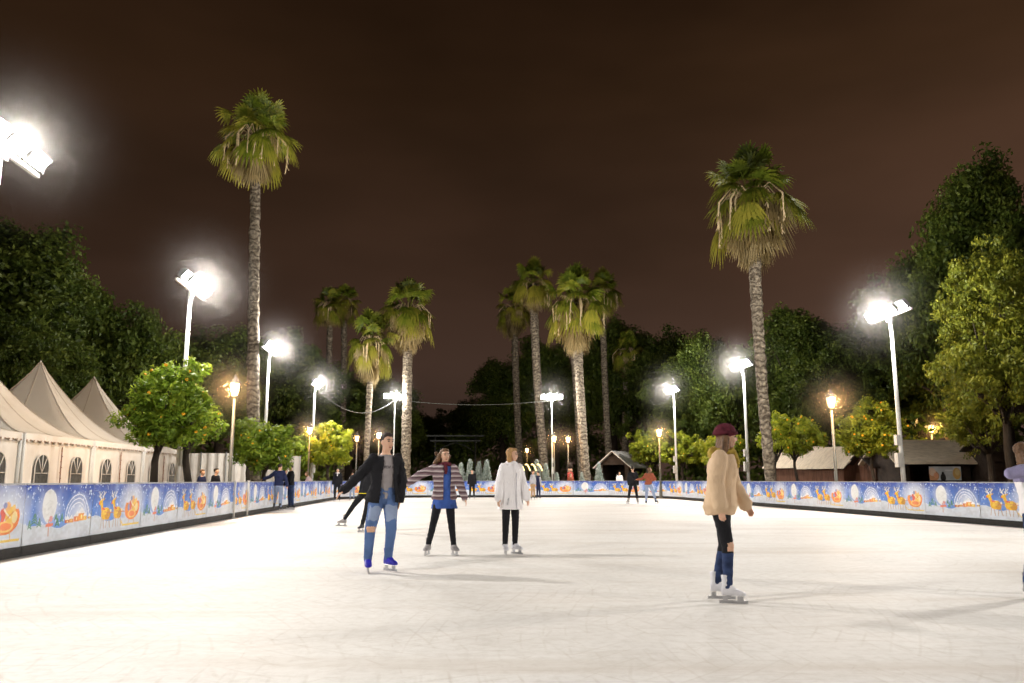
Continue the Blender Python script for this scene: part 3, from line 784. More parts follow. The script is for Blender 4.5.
# ------------------------------------------------------------------ street lanterns
def make_lantern():
    e = empty('street_lamp', (0, 0, 0), 0, 'x', 'street lamp', 'warm street lamps in the park')
    mb = MB(); mb.tube([(0, 0, 0), (0, 0, .12), (0, 0, .14), (0, 0, .8), (0, 0, .84), (0, 0, 3.9)], [.20, .18, .11, .09, .065, .045], 12)
    mb.tube([(0, 0, 3.86), (0, 0, 3.92), (0, 0, 3.96)], [.05, .10, .12], 10); mb.build('pole', M['pole_dark'], e)
    mb = MB(); r = [(3.965, .10), (4.33, .17)]
    mb.loft([[(rr * math.cos(R(45 + 60 * k)), rr * math.sin(R(45 + 60 * k)), z) for k in range(6)] for z, rr in r], sm=False); g = mb.build('lantern', M['lantern_glass'], e)
    mb = MB()
    for k in range(6):
        a = R(45 + 60 * k); mb.tube([(.112 * math.cos(a), .112 * math.sin(a), 3.96), (.182 * math.cos(a), .182 * math.sin(a), 4.34)], .010, 4)
    mb.tube([(0, 0, 4.335), (0, 0, 4.38), (0, 0, 4.52), (0, 0, 4.56), (0, 0, 4.66)], [.22, .20, .08, .05, .012], 10); mb.build('cap', M['dark_metal'], e)
    return e
lan0 = make_lantern(); first_l = True
for u, v, Y, lab, pw in [
    (235, 388, None, 'warm street lamp behind the left barrier beside the tallest palm', 260),
    (310, 430, None, 'warm street lamp in front of the yellow green orange tree at far left', 200),
    (831, 401, None, 'warm street lamp between two golden orange trees on the right', 260),
    (931, 428, None, 'warm street lamp over the tan hut roof on the right', 200),
    (659, 432, None, 'warm street lamp between two golden orange trees near the white roofed hut', 200),
    (379, 435, None, 'warm street lamp in the far alley behind the man in a black jacket', 160),
    (357, 438, None, 'small faint street lamp in the alley, left of the one behind the man', 60),
    (554, 438, None, 'warm street lamp at the foot of the thin far mast', 130),
    (568, 439, None, 'warm street lamp just right of the thin far mast', 120),
    (527, 450, None, 'distant warm street lamp above the girl in the white coat', 80)]:
    b = (341.5 - v) / F; sl = (sT + b * cT) / (cT - b * sT); Y = (4.15 + .0 - HC) / sl
    Y = min(Y, 95)
    o = lan0 if first_l else copy_tree(lan0); first_l = False
    o.location = (X(u, Y, 4.1), Y, -.06); o['label'] = lab
    if Y >= 95: o.scale = (1, 1, Z(v, 95) / 4.15)
    lamp('lamp_glow', (o.location.x, Y - .30, 4.1), pw * 1.7, 'POINT', (1, .55, .20), .12); LAMP_SPOTS.append((o.location.x, Y - .2, 4.1 if Y < 95 else Z(v, 95)))

# ------------------------------------------------------------------ tents
def tent(yc, label, first=True):
    """pagoda marquee: rink side faces +x locally; 4.4 m along the rink, 6 m deep"""
    e = empty('pagoda_tent', (-11.45 + SL * yc, yc, -.06), 0.085, label, 'tent', 'white pagoda tents beside the rink')
    hl, dp, eh, ph = 2.2, 6.0, 2.48, 5.35
    # roof: concave curve from peak to eaves
    n = 14; rings = []
    def corner(f):
        q = (1 - f) ** 1.0; h = eh + (ph - eh) * (f ** 1.75) ; return q, h
    for i in range(n + 1):
        f = i / n; q, h = corner(f); q = max(q, .012); ring = []
        m_ = 8
        for a, b in (((0, -1), (0, 1)), ((0, 1), (-2, 1)), ((-2, 1), (-2, -1)), ((-2, -1), (0, -1))):
            for k in range(m_):
                w = k / m_; px = a[0] + (b[0] - a[0]) * w; py = a[1] + (b[1] - a[1]) * w
                edge = .10 * (math.sin(math.pi * w)) * (1 - f)
                ring.append(((-dp / 2) + (px + 1) * dp / 2 * q, py * hl * q, h - edge * .5 * math.sin(math.pi * f)))
        rings.append(ring)
    mb = MB(); mb.loft(rings, sm=True); mb.tube([(-dp / 2, 0, ph - .08), (-dp / 2, 0, ph + .08)], [.05, .02], 6); rfo = mb.build('roof', M['canvas'], e)
    mb = MB()
    for q_ in (0, 4, 8, 12, 16, 20, 24, 28):
        mb.tube([Vector(rg[q_]) + Vector((0, 0, .006)) for rg in rings], .012, 4, cap=False)
    mb.build('seam', M['canvas_seam'], rfo)
    # scalloped valance
    mb = MB(); nS = 11; x = .03
    for k in range(nS):
        y0 = -hl + 2 * hl * k / nS; y1 = y0 + 2 * hl / nS; c = (y0 + y1) / 2
        pts = [(x, y0, eh), (x, y0, eh - .17)] + [(x, y0 + (y1 - y0) * j / 6, eh - .17 - .06 * math.sin(math.pi * j / 6)) for j in range(1, 6)] + [(x, y1, eh - .17), (x, y1, eh)]
        mb.add(pts, [tuple(range(len(pts)))])
    mb.build('valance', M['canvas_wall'], e)
    mb = MB()
    for k in range(nS * 2):
        y0 = -hl + 2 * hl * (k + .5) / nS / 2; mb.box((x + .006, y0, eh - .19), (.006, .07, .035))
    mb.build('valance_trim', M['rust'], e)
    mb = MB(); nf = 60                                    # front wall with folds
    def wall(p0, p1):
        ring = []
        L = math.hypot(p1[0] - p0[0], p1[1] - p0[1]); dx, dy = (p1[0] - p0[0]) / L, (p1[1] - p0[1]) / L
        vs = []
        for j in range(2):
            for i in range(nf + 1):
                d_ = L * i / nf; wv = .02 * math.sin(d_ * 14) * (1 - j * .6) + .012 * math.sin(d_ * 33 + 1)
                vs.append((p0[0] + dx * d_ + dy * wv, p0[1] + dy * d_ - dx * wv, j * (eh - .02)))
        mb.add(vs, [(i, i + 1, nf + 1 + i + 1, nf + 1 + i) for i in range(nf)], sm=True)
    wall((-.03, -hl + .03), (-.03, hl - .03)); wall((-.03, -hl + .04), (-dp, -hl + .04)); wall((-dp, -hl), (-dp, hl)); wall((-.03, hl - .04), (-dp, hl - .04))
    mb.build('wall', M['canvas_wall'], e)
    for s_ in (-1, 1):
        mb = MB(); mb.tube([(.0, s_ * (hl - .04), 0), (.0, s_ * (hl - .04), eh - .02)], .045, 8); mb.build('post', M['white_metal'], e)
    mb = MB(); mb.tube([(.035, 0, .1), (.04, .02, 1.2), (.035, 0, eh - .3)], .018, 5)
    for k in range(12): mb.box((.045, (-1) ** k * .02, .3 + k * .16), (.03, .05, .03))
    mb.build('lacing', M['rust'], e)
    for yy in (-1.1, 1.1):
        w, z0, z1 = .40, .85, 1.55
        pts = [(.022, yy - w, z0), (.022, yy + w, z0)] + [(.022, yy + w * math.cos(a), z1 + w * .95 * math.sin(a)) for a in [math.pi * j / 14 for j in range(15)]]
        mb = MB(); mb.add(pts, [tuple(range(len(pts)))]); wd = mb.build('window', M['clear_window'], e)
        mb = MB()
        mb.tube([(.032, yy - w, z1 - .15), (.032, yy + w, z1 - .15)], .012, 4); mb.tube([(.032, yy, z1 - .15), (.032, yy, z1 + w * .93)], .012, 4)
        for a in (50, 130): mb.tube([(.032, yy, z1 - .15), (.032, yy + w * math.cos(R(a)) * .98, z1 + w * .95 * math.sin(R(a)))], .012, 4)
        arc = [(.03, yy + w * math.cos(a), z1 + w * .95 * math.sin(a)) for a in [math.pi * j / 14 for j in range(15)]]
        mb.tube([(.03, yy + w, z0)] + arc + [(.03, yy - w, z0)], .016, 4); mb.build('frame', M['canvas_wall'], wd)
    return e
M['rust'] = mat('rust_trim', (.30, .15, .09), .8, .2, 6)
for i, (yc, lab) in enumerate([(19.65, 'white pagoda tent cut by the left picture edge, no peak in view'), (24.15, 'white pagoda tent nearest the camera with its slope entering the picture'), (28.6, 'white pagoda tent with the tallest looking peak, second along the barrier'), (33.05, 'white pagoda tent with its peak just left of the big orange tree')]):
    tent(yc, lab)
# the long canvas fence beyond
mb = MB(); x0, x1 = X(150, 40, 1), X(250, 40, 1); vs = []
for j in range(2):
    for i in range(81):
        vs.append(((x1 - x0) * i / 80, .05 * math.sin(i * .9) + .03 * math.sin(i * 2.3), j * Z(452, 40)))
mb.add(vs, [(i, i + 1, 82 + i, 81 + i) for i in range(80)], sm=True)
e = empty('canvas_fence', (x0, 40, -.06), 0, 'pale pleated canvas fence behind the left street lamp', 'fence'); mb.build('canvas', M['canvas_wall'], e)
for i in range(5):
    mb = MB(); mb.tube([((x1 - x0) * i / 4, -.06, 0), ((x1 - x0) * i / 4, -.06, Z(451, 40))], .03, 6); mb.build('post', M['grey_metal'], e)
e = empty('canvas_fence', (X(262, 46, 1), 46, -.06), 0, 'short pale canvas fence right of the tall palm trunk on the left', 'fence')
mb = MB(); vs = [((X(300, 46, 1) - X(262, 46, 1)) * i / 40, .05 * math.sin(i * .9), j * Z(455, 46)) for j in range(2) for i in range(41)]
mb.add(vs, [(i, i + 1, 42 + i, 41 + i) for i in range(40)], sm=True); mb.build('canvas', M['canvas_wall'], e)

# ------------------------------------------------------------------ huts
def hut(u, Y, w, d, eh, rh, ridge, wall_m, roof_m, label, rz=0, opening=True, ov=.35):
    """gabled market hut; ridge 'x' (parallel to the front) or 'y'"""
    e = empty('wooden_hut', (X(u, Y, 1), Y, -.06), rz, label, 'hut', None)
    mb = MB(); t = .06
    mb.box((0, d, eh / 2), (w, t, eh)); mb.box((-w / 2 + t / 2, d / 2, eh / 2), (t, d - t - .01, eh)); mb.box((w / 2 - t / 2, d / 2, eh / 2), (t, d - t - .01, eh))
    if ridge == 'x':
        for s_ in (-1, 1): mb.add([(s_ * (w / 2 - .02), 0, eh), (s_ * (w / 2 - .02), d, eh), (s_ * (w / 2 - .02), d / 2, rh)], [(0, 1, 2)])
    else:
        for yy in (0.02, d): mb.add([(-w / 2, yy, eh), (w / 2, yy, eh), (0, yy, rh)], [(0, 1, 2)])
    # planked front: stiles, counter wall
    nb = int(w / .16)
    for i in range(nb):
        xx = -w / 2 + (i + .5) * w / nb
        if opening and abs(xx) < w * .36: mb.box((xx, 0, .5), (w / nb * .94, .05, 1.0))
        else: mb.box((xx, 0, eh / 2 - .01), (w / nb * .94, .05, eh - .03))
    mb.build('wall', wall_m, e)
    mb = MB()
    if ridge == 'x':
        for s_ in (-1, 1):
            y0 = d / 2; y1 = d / 2 + s_ * (d / 2 + ov); z1 = eh - (rh - eh) * ov / (d / 2)
            for k in range(1):
                mb.add([(-w / 2 - ov, y0, rh + .07), (w / 2 + ov, y0, rh + .07), (w / 2 + ov, y1, z1 + .07), (-w / 2 - ov, y1, z1 + .07), (-w / 2 - ov, y0, rh), (w / 2 + ov, y0, rh), (w / 2 + ov, y1, z1), (-w / 2 - ov, y1, z1)], [(0, 1, 2, 3), (7, 6, 5, 4), (3, 2, 6, 7), (0, 3, 7, 4), (1, 5, 6, 2)])
    else:
        for s_ in (-1, 1):
            x1 = s_ * (w / 2 + ov); z1 = eh - (rh - eh) * ov / (w / 2)
            mb.add([(0, -ov, rh + .07), (0, d + ov, rh + .07), (x1, d + ov, z1 + .07), (x1, -ov, z1 + .07), (0, -ov, rh), (0, d + ov, rh), (x1, d + ov, z1), (x1, -ov, z1)], [(0, 1, 2, 3), (7, 6, 5, 4), (3, 2, 6, 7), (0, 3, 7, 4), (1, 5, 6, 2)])
    mb.build('roof', roof_m, e)
    mb = MB(); mb.box((0, -.1, 1.03), (w * .74, .36, .05)); mb.build('counter', wall_m, e)
    return e
hut(936, 37.5, 3.4, 2.8, 2.15, 3.05, 'x', M['timber_dark'], M['roof_tan'], 'dark wooden market hut with a wide tan roof behind the right barrier', .06)
hut(992, 40, 2.4, 2.6, 2.1, 3.35, 'y', M['timber_dark'], M['roof_tan'], 'dark market hut with a pointed tan roof right of the wide roofed one', -.25)
hut(822, 45, 2.6, 2.4, 2.1, 3.0, 'y', M['timber'], M['roof_tan'], 'brown wooden hut behind the street lamp on the right', .5, False)
hut(862, 42, 2.8, 2.4, 2.0, 2.9, 'y', M['timber'], M['roof_tan'], 'brown wooden hut behind the trunk of the round golden orange tree', .5, False)
hut(895, 39.5, 1.9, 2.2, 1.95, 2.5, 'x', M['timber'], M['timber_dark'], 'low brown hut between the round orange tree and the mast', .06, False)
hut(614, 62, 2.5, 2.6, 2.35, 3.35, 'y', M['timber_dark'], M['roof_white'], 'small hut with a snow white pitched roof behind the far barrier', -.55)
hut(1030, 36, 3.0, 2.6, 2.2, 2.9, 'x', M['timber_dark'], M['timber_dark'], 'dark hut at the right picture edge behind the skater', 0)
# poster on the wide hut
nsx, nsy = 90, 50; gx, gy = np.meshgrid(np.linspace(0, 1.45, nsx), np.linspace(0, .62, nsy)); gx, gy = gx.ravel(), gy.ravel()
rgb = np.tile(np.array([.62, .66, .68]), (len(gx), 1)); rgb -= (vnoise(gx * 6, gy * 9, 5) * .12)[:, None]
def pe(cx, cy, rx, ry, c): rgb[((gx - cx) / rx) ** 2 + ((gy - cy) / ry) ** 2 < 1] = c
pe(.18, .2, .26, .24, (.55, .28, .14)); pe(.14, .38, .16, .18, (.75, .55, .42)); pe(.3, .22, .1, .13, (.75, .35, .2)); pe(1.25, .30, .18, .26, (.70, .45, .15)); pe(1.28, .36, .11, .15, (.80, .62, .30)); pe(.62, .12, .12, .20, (.03, .03, .03)); pe(.62, .32, .06, .06, (.03, .03, .03)); pe(.9, .45, .2, .03, (.8, .82, .85))
ii = (np.arange(nsy - 1)[:, None] * nsx + np.arange(nsx - 1)[None, :]).ravel()
pm = np_mesh('poster', np.c_[gx, 0 * gx, gy], np.c_[ii, ii + 1, ii + nsx + 1, ii + nsx], rgb=rgb)
o = link('poster', pm, M['paint'], None, (X(929, 36.9, 1.6), 36.9, Z(480.3, 36.9))); tag(o, 'pale printed poster with orange pictures hanging under the tan hut roof', 'poster')

# ------------------------------------------------------------------ flocked firs, ornaments, arch
def fir_mesh(seed):
    rs = np.random.RandomState(seed); cs = []; sp = []
    for i in range(46):
        z = .25 + 2.0 * (i / 46); r = .62 * (1 - (z - .2) / 2.2)
        for k in range(7):
            a = rs.rand() * 6.28; q = r * (.55 + .45 * rs.rand()); cs.append((q * math.cos(a), q * math.sin(a), z - q * .18)); sp.append(.12)
    V, Q, T = leaves(np.array(cs), 16, np.array(sp), .06, rs, up=.5, asp=.3); me = np_mesh('crown', V, Q, tint=T); me.materials.append(M['leaf_flocked']); return me
fm = fir_mesh(2); fm2 = fir_mesh(8)
for i, (u, vt, lab) in enumerate([(461, 462, 'white flocked Christmas tree, leftmost of the row behind the far barrier'), (470, 459, 'white flocked Christmas tree second from the left of the row'), (479, 461, 'white flocked Christmas tree third from the left of the row'), (486.5, 459.5, 'greenish flocked Christmas tree at the right end of the row of four'), (537, 459, 'tall flocked Christmas tree right of the gold garland'), (546, 463, 'flocked Christmas tree half hidden by the leaning palm trunk'), (557, 472, 'small flocked Christmas tree at the foot of the thin far mast'), (582, 472, 'small flocked Christmas tree between the shaggy palm and the red post'), (599, 462, 'flocked Christmas tree beside the white roofed hut')]):
    Y = 57; h = Z(vt, Y); e = empty('christmas_tree', (X(u, Y, 1), Y, -.06), i * 1.3, lab, 'christmas tree', 'small flocked Christmas trees behind the far barrier')
    o = link('crown', fm if i % 2 else fm2, None, e); s_ = (h + .06) / 2.32; o.scale = (s_ * .85, s_ * .85, s_)
    mb = MB(); mb.tube([(0, 0, 0), (0, 0, h * .9)], [.05, .015], 7); mb.build('trunk', M['bark'], e)
e = empty('gold_garland', (X(519, 56.5, 2), 56.5, -.06), 0, 'row of curved gold tinsel arcs behind the far barrier beside the white coat', 'garland')
for i in range(4):
    mb = MB(); pts = [(.42 * i + .30 * j / 10 * 1.2, 0, Z(464, 56.5) + .0 - .42 * (j / 10) ** 1.6 + .12 * math.sin(j / 10 * 3.1)) for j in range(11)]
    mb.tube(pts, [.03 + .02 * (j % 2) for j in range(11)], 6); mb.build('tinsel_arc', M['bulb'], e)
    mb = MB(); mb.tube([(.42 * i, 0, 0), (.42 * i, 0, Z(464, 56.5))], .02, 5); mb.build('post', M['dark_metal'], e)
def nutcracker_post(u, lab):
    Y = 58; e = empty('painted_figure_post', (X(u, Y, 1), Y, -.06), 0, lab, 'ornament'); h = Z(463, Y)
    mb = MB(); mb.tube([(0, 0, 0), (0, 0, 1.0), (0, 0, 1.05), (0, 0, h * .75)], [.22, .2, .26, .2], 10); mb.build('body', M['red_cloth'], e)
    mb = MB(); mb.ball((0, 0, h * .75 + .16), .17); mb.build('head', M['skin'], e)
    mb = MB(); mb.tube([(0, 0, h * .75 + .26), (0, 0, h + .1)], [.18, .15], 10); mb.build('hat', M['timber_dark'], e)
M['red_cloth'] = mat('red_cloth', (.35, .05, .04), .8, .2, 8)
M['skin'] = mat('skin', (.66, .41, .28), .55, .06, 8); M['skin'].node_tree.nodes['Principled BSDF'].inputs['Subsurface Weight'].default_value = .1
nutcracker_post(570.5, 'small red painted figure between two palm trunks behind the far barrier')
# dark metal arch far down the alley
e = empty('metal_arch', (X(455, 82, 2), 82, -.06), 0, 'black metal arch with two cross beams at the far end of the alley', 'arch')
w = 50 * 82 / F / 2
for s_ in (-1, 1):
    mb = MB(); mb.tube([(s_ * w * .8, 0, 0), (s_ * w * .8, 0, Z(436, 82))], .09, 8); mb.build('post', M['dark_metal'], e)
for v, kx in ((436, 1.15), (441, 1.0)):
    mb = MB(); mb.box((0, 0, Z(v, 82) + .08), (2 * w * kx, .18, .14)); mb.build('beam', M['dark_metal'], e)
for s_ in (-1, 1):
    mb = MB(); mb.tube([(s_ * w * .8, 0, Z(452, 82)), (s_ * w * .45, 0, Z(446, 82)), (0, 0, Z(442, 82))], .05, 6); mb.build('brace', M['dark_metal'], e)
#PEOPLE_BEGIN
# ------------------------------------------------------------------ people
def cloth(name, col, rough=.85, var=.15, scale=9, bump=.8, bscale=12): return mat(name, col, rough, var, scale, bump, bscale, spec=.2)
M['hair_dark'] = mat('hair_dark', (.035, .022, .015), .6, .35, 30, .6, 60, stretch=(1, 1, .2))
M['hair_brown'] = mat('hair_brown', (.16, .085, .04), .6, .35, 30, .6, 60, stretch=(1, 1, .2))
M['hair_blond'] = mat('hair_blond', (.42, .24, .09), .6, .3, 30, .6, 60, stretch=(1, 1, .2))
M['eye'] = mat('eye', (.02, .015, .01), .2, .1); M['lips'] = mat('lips', (.42, .13, .10), .5, .1)
M['black_cloth'] = cloth('black_cloth', (.014, .014, .017)); M['charcoal'] = cloth('charcoal_cloth', (.12, .11, .12)); M['navy'] = cloth('navy_cloth', (.018, .024, .07)); M['grey_shirt'] = cloth('grey_shirt', (.30, .275, .28), scale=5)
M['jeans'] = cloth('blue_denim', (.10, .17, .36), .9, .14, 5, .5, 30); M['jeans_dark'] = cloth('dark_denim', (.035, .055, .13), .9, .35, 7); M['jeans_light'] = cloth('light_denim', (.27, .34, .50), .9, .12, 5)
M['white_cloth'] = cloth('white_wool', (.88, .86, .87), .95, .03, 5, .6, 9); M['grey_cloth'] = cloth('grey_cloth', (.42, .42, .45)); M['blue_dress'] = cloth('blue_cloth', (.05, .11, .38), .85, .25, 6)
M['beige'] = cloth('beige_quilting', (.66, .48, .31), .75, .08, 3, .3, 9); M['mustard'] = cloth('mustard_cloth', (.42, .30, .06)); M['maroon'] = cloth('maroon_knit', (.12, .022, .035), .95, .3, 20, .8, 60)
M['lilac'] = cloth('lilac_cloth', (.30, .28, .45)); M['rustcloth'] = cloth('rust_cloth', (.30, .09, .05)); M['pink'] = cloth('pale_pink_cloth', (.55, .42, .42)); M['tan'] = cloth('tan_cloth', (.48, .32, .18)); M['yellow'] = cloth('yellow_cloth', (.65, .55, .03))
M['boot_blue'] = mat('blue_boot', (.03, .025, .42), .4, .2, 8, .1); M['boot_white'] = mat('white_boot', (.72, .72, .76), .4, .08, 8, .1); M['boot_grey'] = mat('grey_boot', (.33, .31, .31), .45, .25, 14, .2); M['boot_black'] = mat('black_boot', (.03, .03, .035), .45, .2, 8)
M['blade'] = mat('blade_steel', (.5, .5, .52), .3, .1, 8, metal=.9)
def stripes(name, a, b, c_, period=.075):
    m, nt, bs = newmat(name); tc = N(nt, 'ShaderNodeTexCoord'); sp = N(nt, 'ShaderNodeSeparateXYZ'); nt.links.new(tc.outputs['Object'], sp.inputs[0])
    nz = N(nt, 'ShaderNodeTexNoise', i_Scale=4, i_Detail=3); nt.links.new(tc.outputs['Object'], nz.inputs['Vector'])
    ad = N(nt, 'ShaderNodeMath', operation='MULTIPLY_ADD'); nt.links.new(nz.outputs[0], ad.inputs[0]); ad.inputs[1].default_value = .05; nt.links.new(sp.outputs[2], ad.inputs[2])
    ml = N(nt, 'ShaderNodeMath', operation='MULTIPLY'); nt.links.new(ad.outputs[0], ml.inputs[0]); ml.inputs[1].default_value = 1 / period
    fr = N(nt, 'ShaderNodeMath', operation='FRACT'); nt.links.new(ml.outputs[0], fr.inputs[0])
    c = ramp(nt, fr.outputs[0], [(0, a), (.28, a), (.36, b), (.62, b), (.7, c_), (.9, c_), (1, a)])
    nt.links.new(c, bs.inputs['Base Color']); bs.inputs['Roughness'].default_value = .9
    return m
M['striped'] = stripes('striped_knit', (.12, .07, .08), (.48, .42, .42), (.22, .15, .17))

BENCH = bpy.data.scenes.new('bench')
def remesh(mb, voxel, smooth=3, disp=0.0, dscale=.06, seed=0):
    o = bpy.data.objects.new('tmp', mb.mesh('tmp')); BENCH.collection.objects.link(o)
    m = o.modifiers.new('r', 'REMESH'); m.mode = 'VOXEL'; m.voxel_size = voxel
    if smooth:
        s = o.modifiers.new('s', 'SMOOTH'); s.iterations = smooth; s.factor = .5
    BENCH.view_layers[0].update(); dg = BENCH.view_layers[0].depsgraph; dg.update()
    me = bpy.data.meshes.new_from_object(o.evaluated_get(dg))
    tm = o.data; bpy.data.objects.remove(o); bpy.data.meshes.remove(tm)
    me.polygons.foreach_set('use_smooth', [True] * len(me.polygons))
    if disp:
        nv = len(me.vertices); co = np.empty(nv * 3, dtype=np.float32); no = np.empty(nv * 3, dtype=np.float32)
        me.vertices.foreach_get('co', co); me.vertex_normals.foreach_get('vector', no); co = co.reshape(-1, 3); no = no.reshape(-1, 3)
        d = np.array([(noise.noise_vector(Vector((c[0], c[1], c[2] * 1.9)) / dscale + Vector((seed, 0, 0))) + .5 * noise.noise_vector(Vector(c) / (dscale * .4))).x for c in co.tolist()])
        me.vertices.foreach_set('co', (co + no * (d * disp)[:, None]).ravel())
    me.materials.clear(); me.update()
    return me

def V3(*a): return Vector(a)
class Fig:
    """builds one skater; directions are given with x to the right, y away, z up"""
    def __init__(s, H, face=0, head=None, lean=(0, 0), arms=None, legs=None, toes=None, k=None, head_tilt=0):
        s.k = k = H / 1.75; s.H = H
        s.f = V3(math.sin(R(face)), -math.cos(R(face)), 0); s.s = V3(math.cos(R(face)), math.sin(R(face)), 0)
        hd = R(face if head is None else head); s.hf = V3(math.sin(hd), -math.cos(hd), 0); s.hs = V3(math.cos(hd), math.sin(hd), 0)
        s.pel = V3(0, 0, 0); up = V3(lean[0], lean[1], 1).normalized(); s.up = up
        s.chest = s.pel + up * .40 * k; s.neck = s.pel + up * .545 * k; s.headc = s.neck + up * .125 * k + s.hf * .02 * k
        s.sh = [s.pel + up * .462 * k + s.s * (.158 * k * q) for q in (-1, 1)]
        s.el, s.wr, s.hd = [], [], []
        for i in (0, 1):
            a = [V3(*d).normalized() for d in arms[i]]
            e = s.sh[i] + a[0] * .285 * k; w = e + a[1] * .25 * k
            s.el.append(e); s.wr.append(w); s.hd.append(a[1])
        s.hip = [s.pel + s.s * (.085 * k * q) - V3(0, 0, .03 * k) for q in (-1, 1)]
        s.kn, s.an = [], []
        for i in (0, 1):
            a = [V3(*d).normalized() for d in legs[i]]
            e = s.hip[i] + a[0] * .425 * k; w = e + a[1] * .40 * k; s.kn.append(e); s.an.append(w)
        s.toe = [V3(*t).normalized() for t in toes]
        lo = min(a.z for a in s.an); s.dz = -lo + .165 * k
        s.low = 0 if s.an[0].z <= s.an[1].z else 1
        for nm in ('pel', 'chest', 'neck', 'headc'): setattr(s, nm, getattr(s, nm) + V3(0, 0, s.dz))
        for nm in ('sh', 'el', 'wr', 'hip', 'kn', 'an'): setattr(s, nm, [p + V3(0, 0, s.dz) for p in getattr(s, nm)])
    def ring(s, h, rx, ry, n=20, fo=0.0):
        c = s.pel + s.up * (h * s.k) + s.f * fo * s.k
        return [c + s.s * (rx * s.k * math.cos(2 * math.pi * i / n)) - s.f * (ry * s.k * math.sin(2 * math.pi * i / n)) for i in range(n)]
    def torso(s, mb, g=0.0, lo=-.10, hi=.53, flare=0.0):
        P = [(-.12, .13, .09), (-.04, .165, .115), (.04, .155, .108), (.16, .135, .095), (.28, .155, .108), (.38, .165, .116), (.44, .155, .10), (.48, .118, .085), (.52, .07, .068)]
        hs = [lo] + [p[0] for p in P if lo < p[0] < hi] + [hi]
        rr = []
        for h in hs:
            rx = float(np.interp(h, [p[0] for p in P], [p[1] for p in P])); ry = float(np.interp(h, [p[0] for p in P], [p[2] for p in P]))
            fl = flare * max(0, (.25 - h))
            rr.append(s.ring(h, rx + g + fl, ry + g + fl))
        mb.loft(rr)
    def limb(s, mb, pts, rad):
        out, rr = [], []
        for i in range(len(pts) - 1):
            for j in range(6): f = j / 6; out.append(pts[i].lerp(pts[i + 1], f)); rr.append((rad[i] * (1 - f) + rad[i + 1] * f) * s.k)
        out.append(pts[-1]); rr.append(rad[-1] * s.k)
        mb.tube(out, rr, 12); mb.ball(pts[0], rad[0] * s.k * .99); mb.ball(pts[-1], rad[-1] * s.k * .99)
        for p, r in list(zip(pts, rad))[1:-1]: mb.ball(p, r * s.k * 1.0)
    def hand(s, mb, i, w):
        k = s.k; d = s.hd[i]; n = d.cross(s.f); n = (n if n.length > .2 else d.cross(V3(0, 0, 1))).normalized(); n = n * (1 if i else -1); sd = n.cross(d).normalized()
        c = w + d * .045 * k
        Mx = Matrix((sd, n, d)).transposed(); mb.ball(c, (.040 * k, .016 * k, .052 * k), Mx)
        for q, L in ((-1.5, .062), (-.5, .075), (.5, .070), (1.5, .055)):
            b = c + d * .035 * k + sd * (q * .0195 * k); p1 = b + d * L * .5 * k + n * .006 * k; p2 = p1 + (d * .8 + n * .5).normalized() * L * .55 * k
            mb.tube([b, p1, p2], [.0095 * k, .009 * k, .0075 * k], 8)
        b = w + d * .02 * k - sd * .03 * k; p1 = b + (d * .7 - sd * .7) * .035 * k; p2 = p1 + (d * .95 + n * .25 - sd * .1) * .032 * k; mb.tube([b, p1, p2], [.012 * k, .011 * k, .008 * k], 8)
    def headmesh(s, mb):
        k = s.k; c = s.headc; f, sd, u = s.hf, s.hs, V3(0, 0, 1)
        Mx = Matrix((sd, f, u)).transposed()
        mb.ball(c + u * .022 * k, (.073 * k, .092 * k, .092 * k), Mx, 16, 12); mb.ball(c - u * .045 * k + f * .028 * k, (.052 * k, .055 * k, .068 * k), Mx, 14, 10)
        mb.tube([c + f * .088 * k + u * .02 * k, c + f * .105 * k - u * .012 * k, c + f * .095 * k - u * .028 * k], [.009 * k, .014 * k, .013 * k], 8)
        for q in (-1, 1): mb.ball(c + sd * .073 * k * q - f * .004 * k, (.012 * k, .022 * k, .030 * k), Mx, 8, 6); mb.ball(c + sd * .03 * k * q + f * .075 * k - u * .025 * k, .02 * k)
        s.limb(mb, [s.neck - s.up * .05 * k, c - u * .04 * k - f * .012 * k], [.058, .050])
    def body(s, vox):
        mb = MB(); s.torso(mb); s.headmesh(mb)
        for i in (0, 1):
            s.limb(mb, [s.sh[i], s.el[i], s.wr[i]], [.052, .038, .026]); s.hand(mb, i, s.wr[i])
            s.limb(mb, [s.hip[i], s.kn[i], s.an[i]], [.082, .054, .036])
            s.limb(mb, [s.an[i] - V3(0, 0, .03 * s.k), s.an[i] + s.toe[i] * .12 * s.k - V3(0, 0, .06 * s.k)], [.035, .028])
        return remesh(mb, vox, 3)
    def trousers(s, vox, g=.014, end=1.0, r=(.088, .062, .045)):
        mb = MB(); s.torso(mb, g * .8, -.12, .10)
        for i in (0, 1):
            e = s.kn[i].lerp(s.an[i], end); s.limb(mb, [s.hip[i], s.kn[i], e], [r[0] + g, r[1] + g * .6, r[2] + g * .5])
        return remesh(mb, vox, 3, .004, .07)
    def top(s, vox, g=.022, lo=-.06, hi=.52, flare=0.0, sleeve=1.0, sr=(.062, .052, .042), disp=.006, collar=0.0, seed=1):
        mb = MB(); s.torso(mb, g, lo, hi, flare)
        for i in (0, 1):
            if sleeve > 1.0 - 1e-6: s.limb(mb, [s.sh[i], s.el[i], s.wr[i]], [a + g * .6 for a in sr])
            elif sleeve > 0: s.limb(mb, [s.sh[i], s.sh[i].lerp(s.el[i], sleeve)], [sr[0] + g * .6, sr[1] + g * .5])
            mb.ball(s.sh[i], (sr[0] + g * .6) * s.k)
        if collar: s.limb(mb, [s.neck - s.up * .05 * s.k, s.neck + s.up * .02 * s.k], [.075 + collar, .07 + collar])
        return remesh(mb, vox, 4, disp, .08, seed)
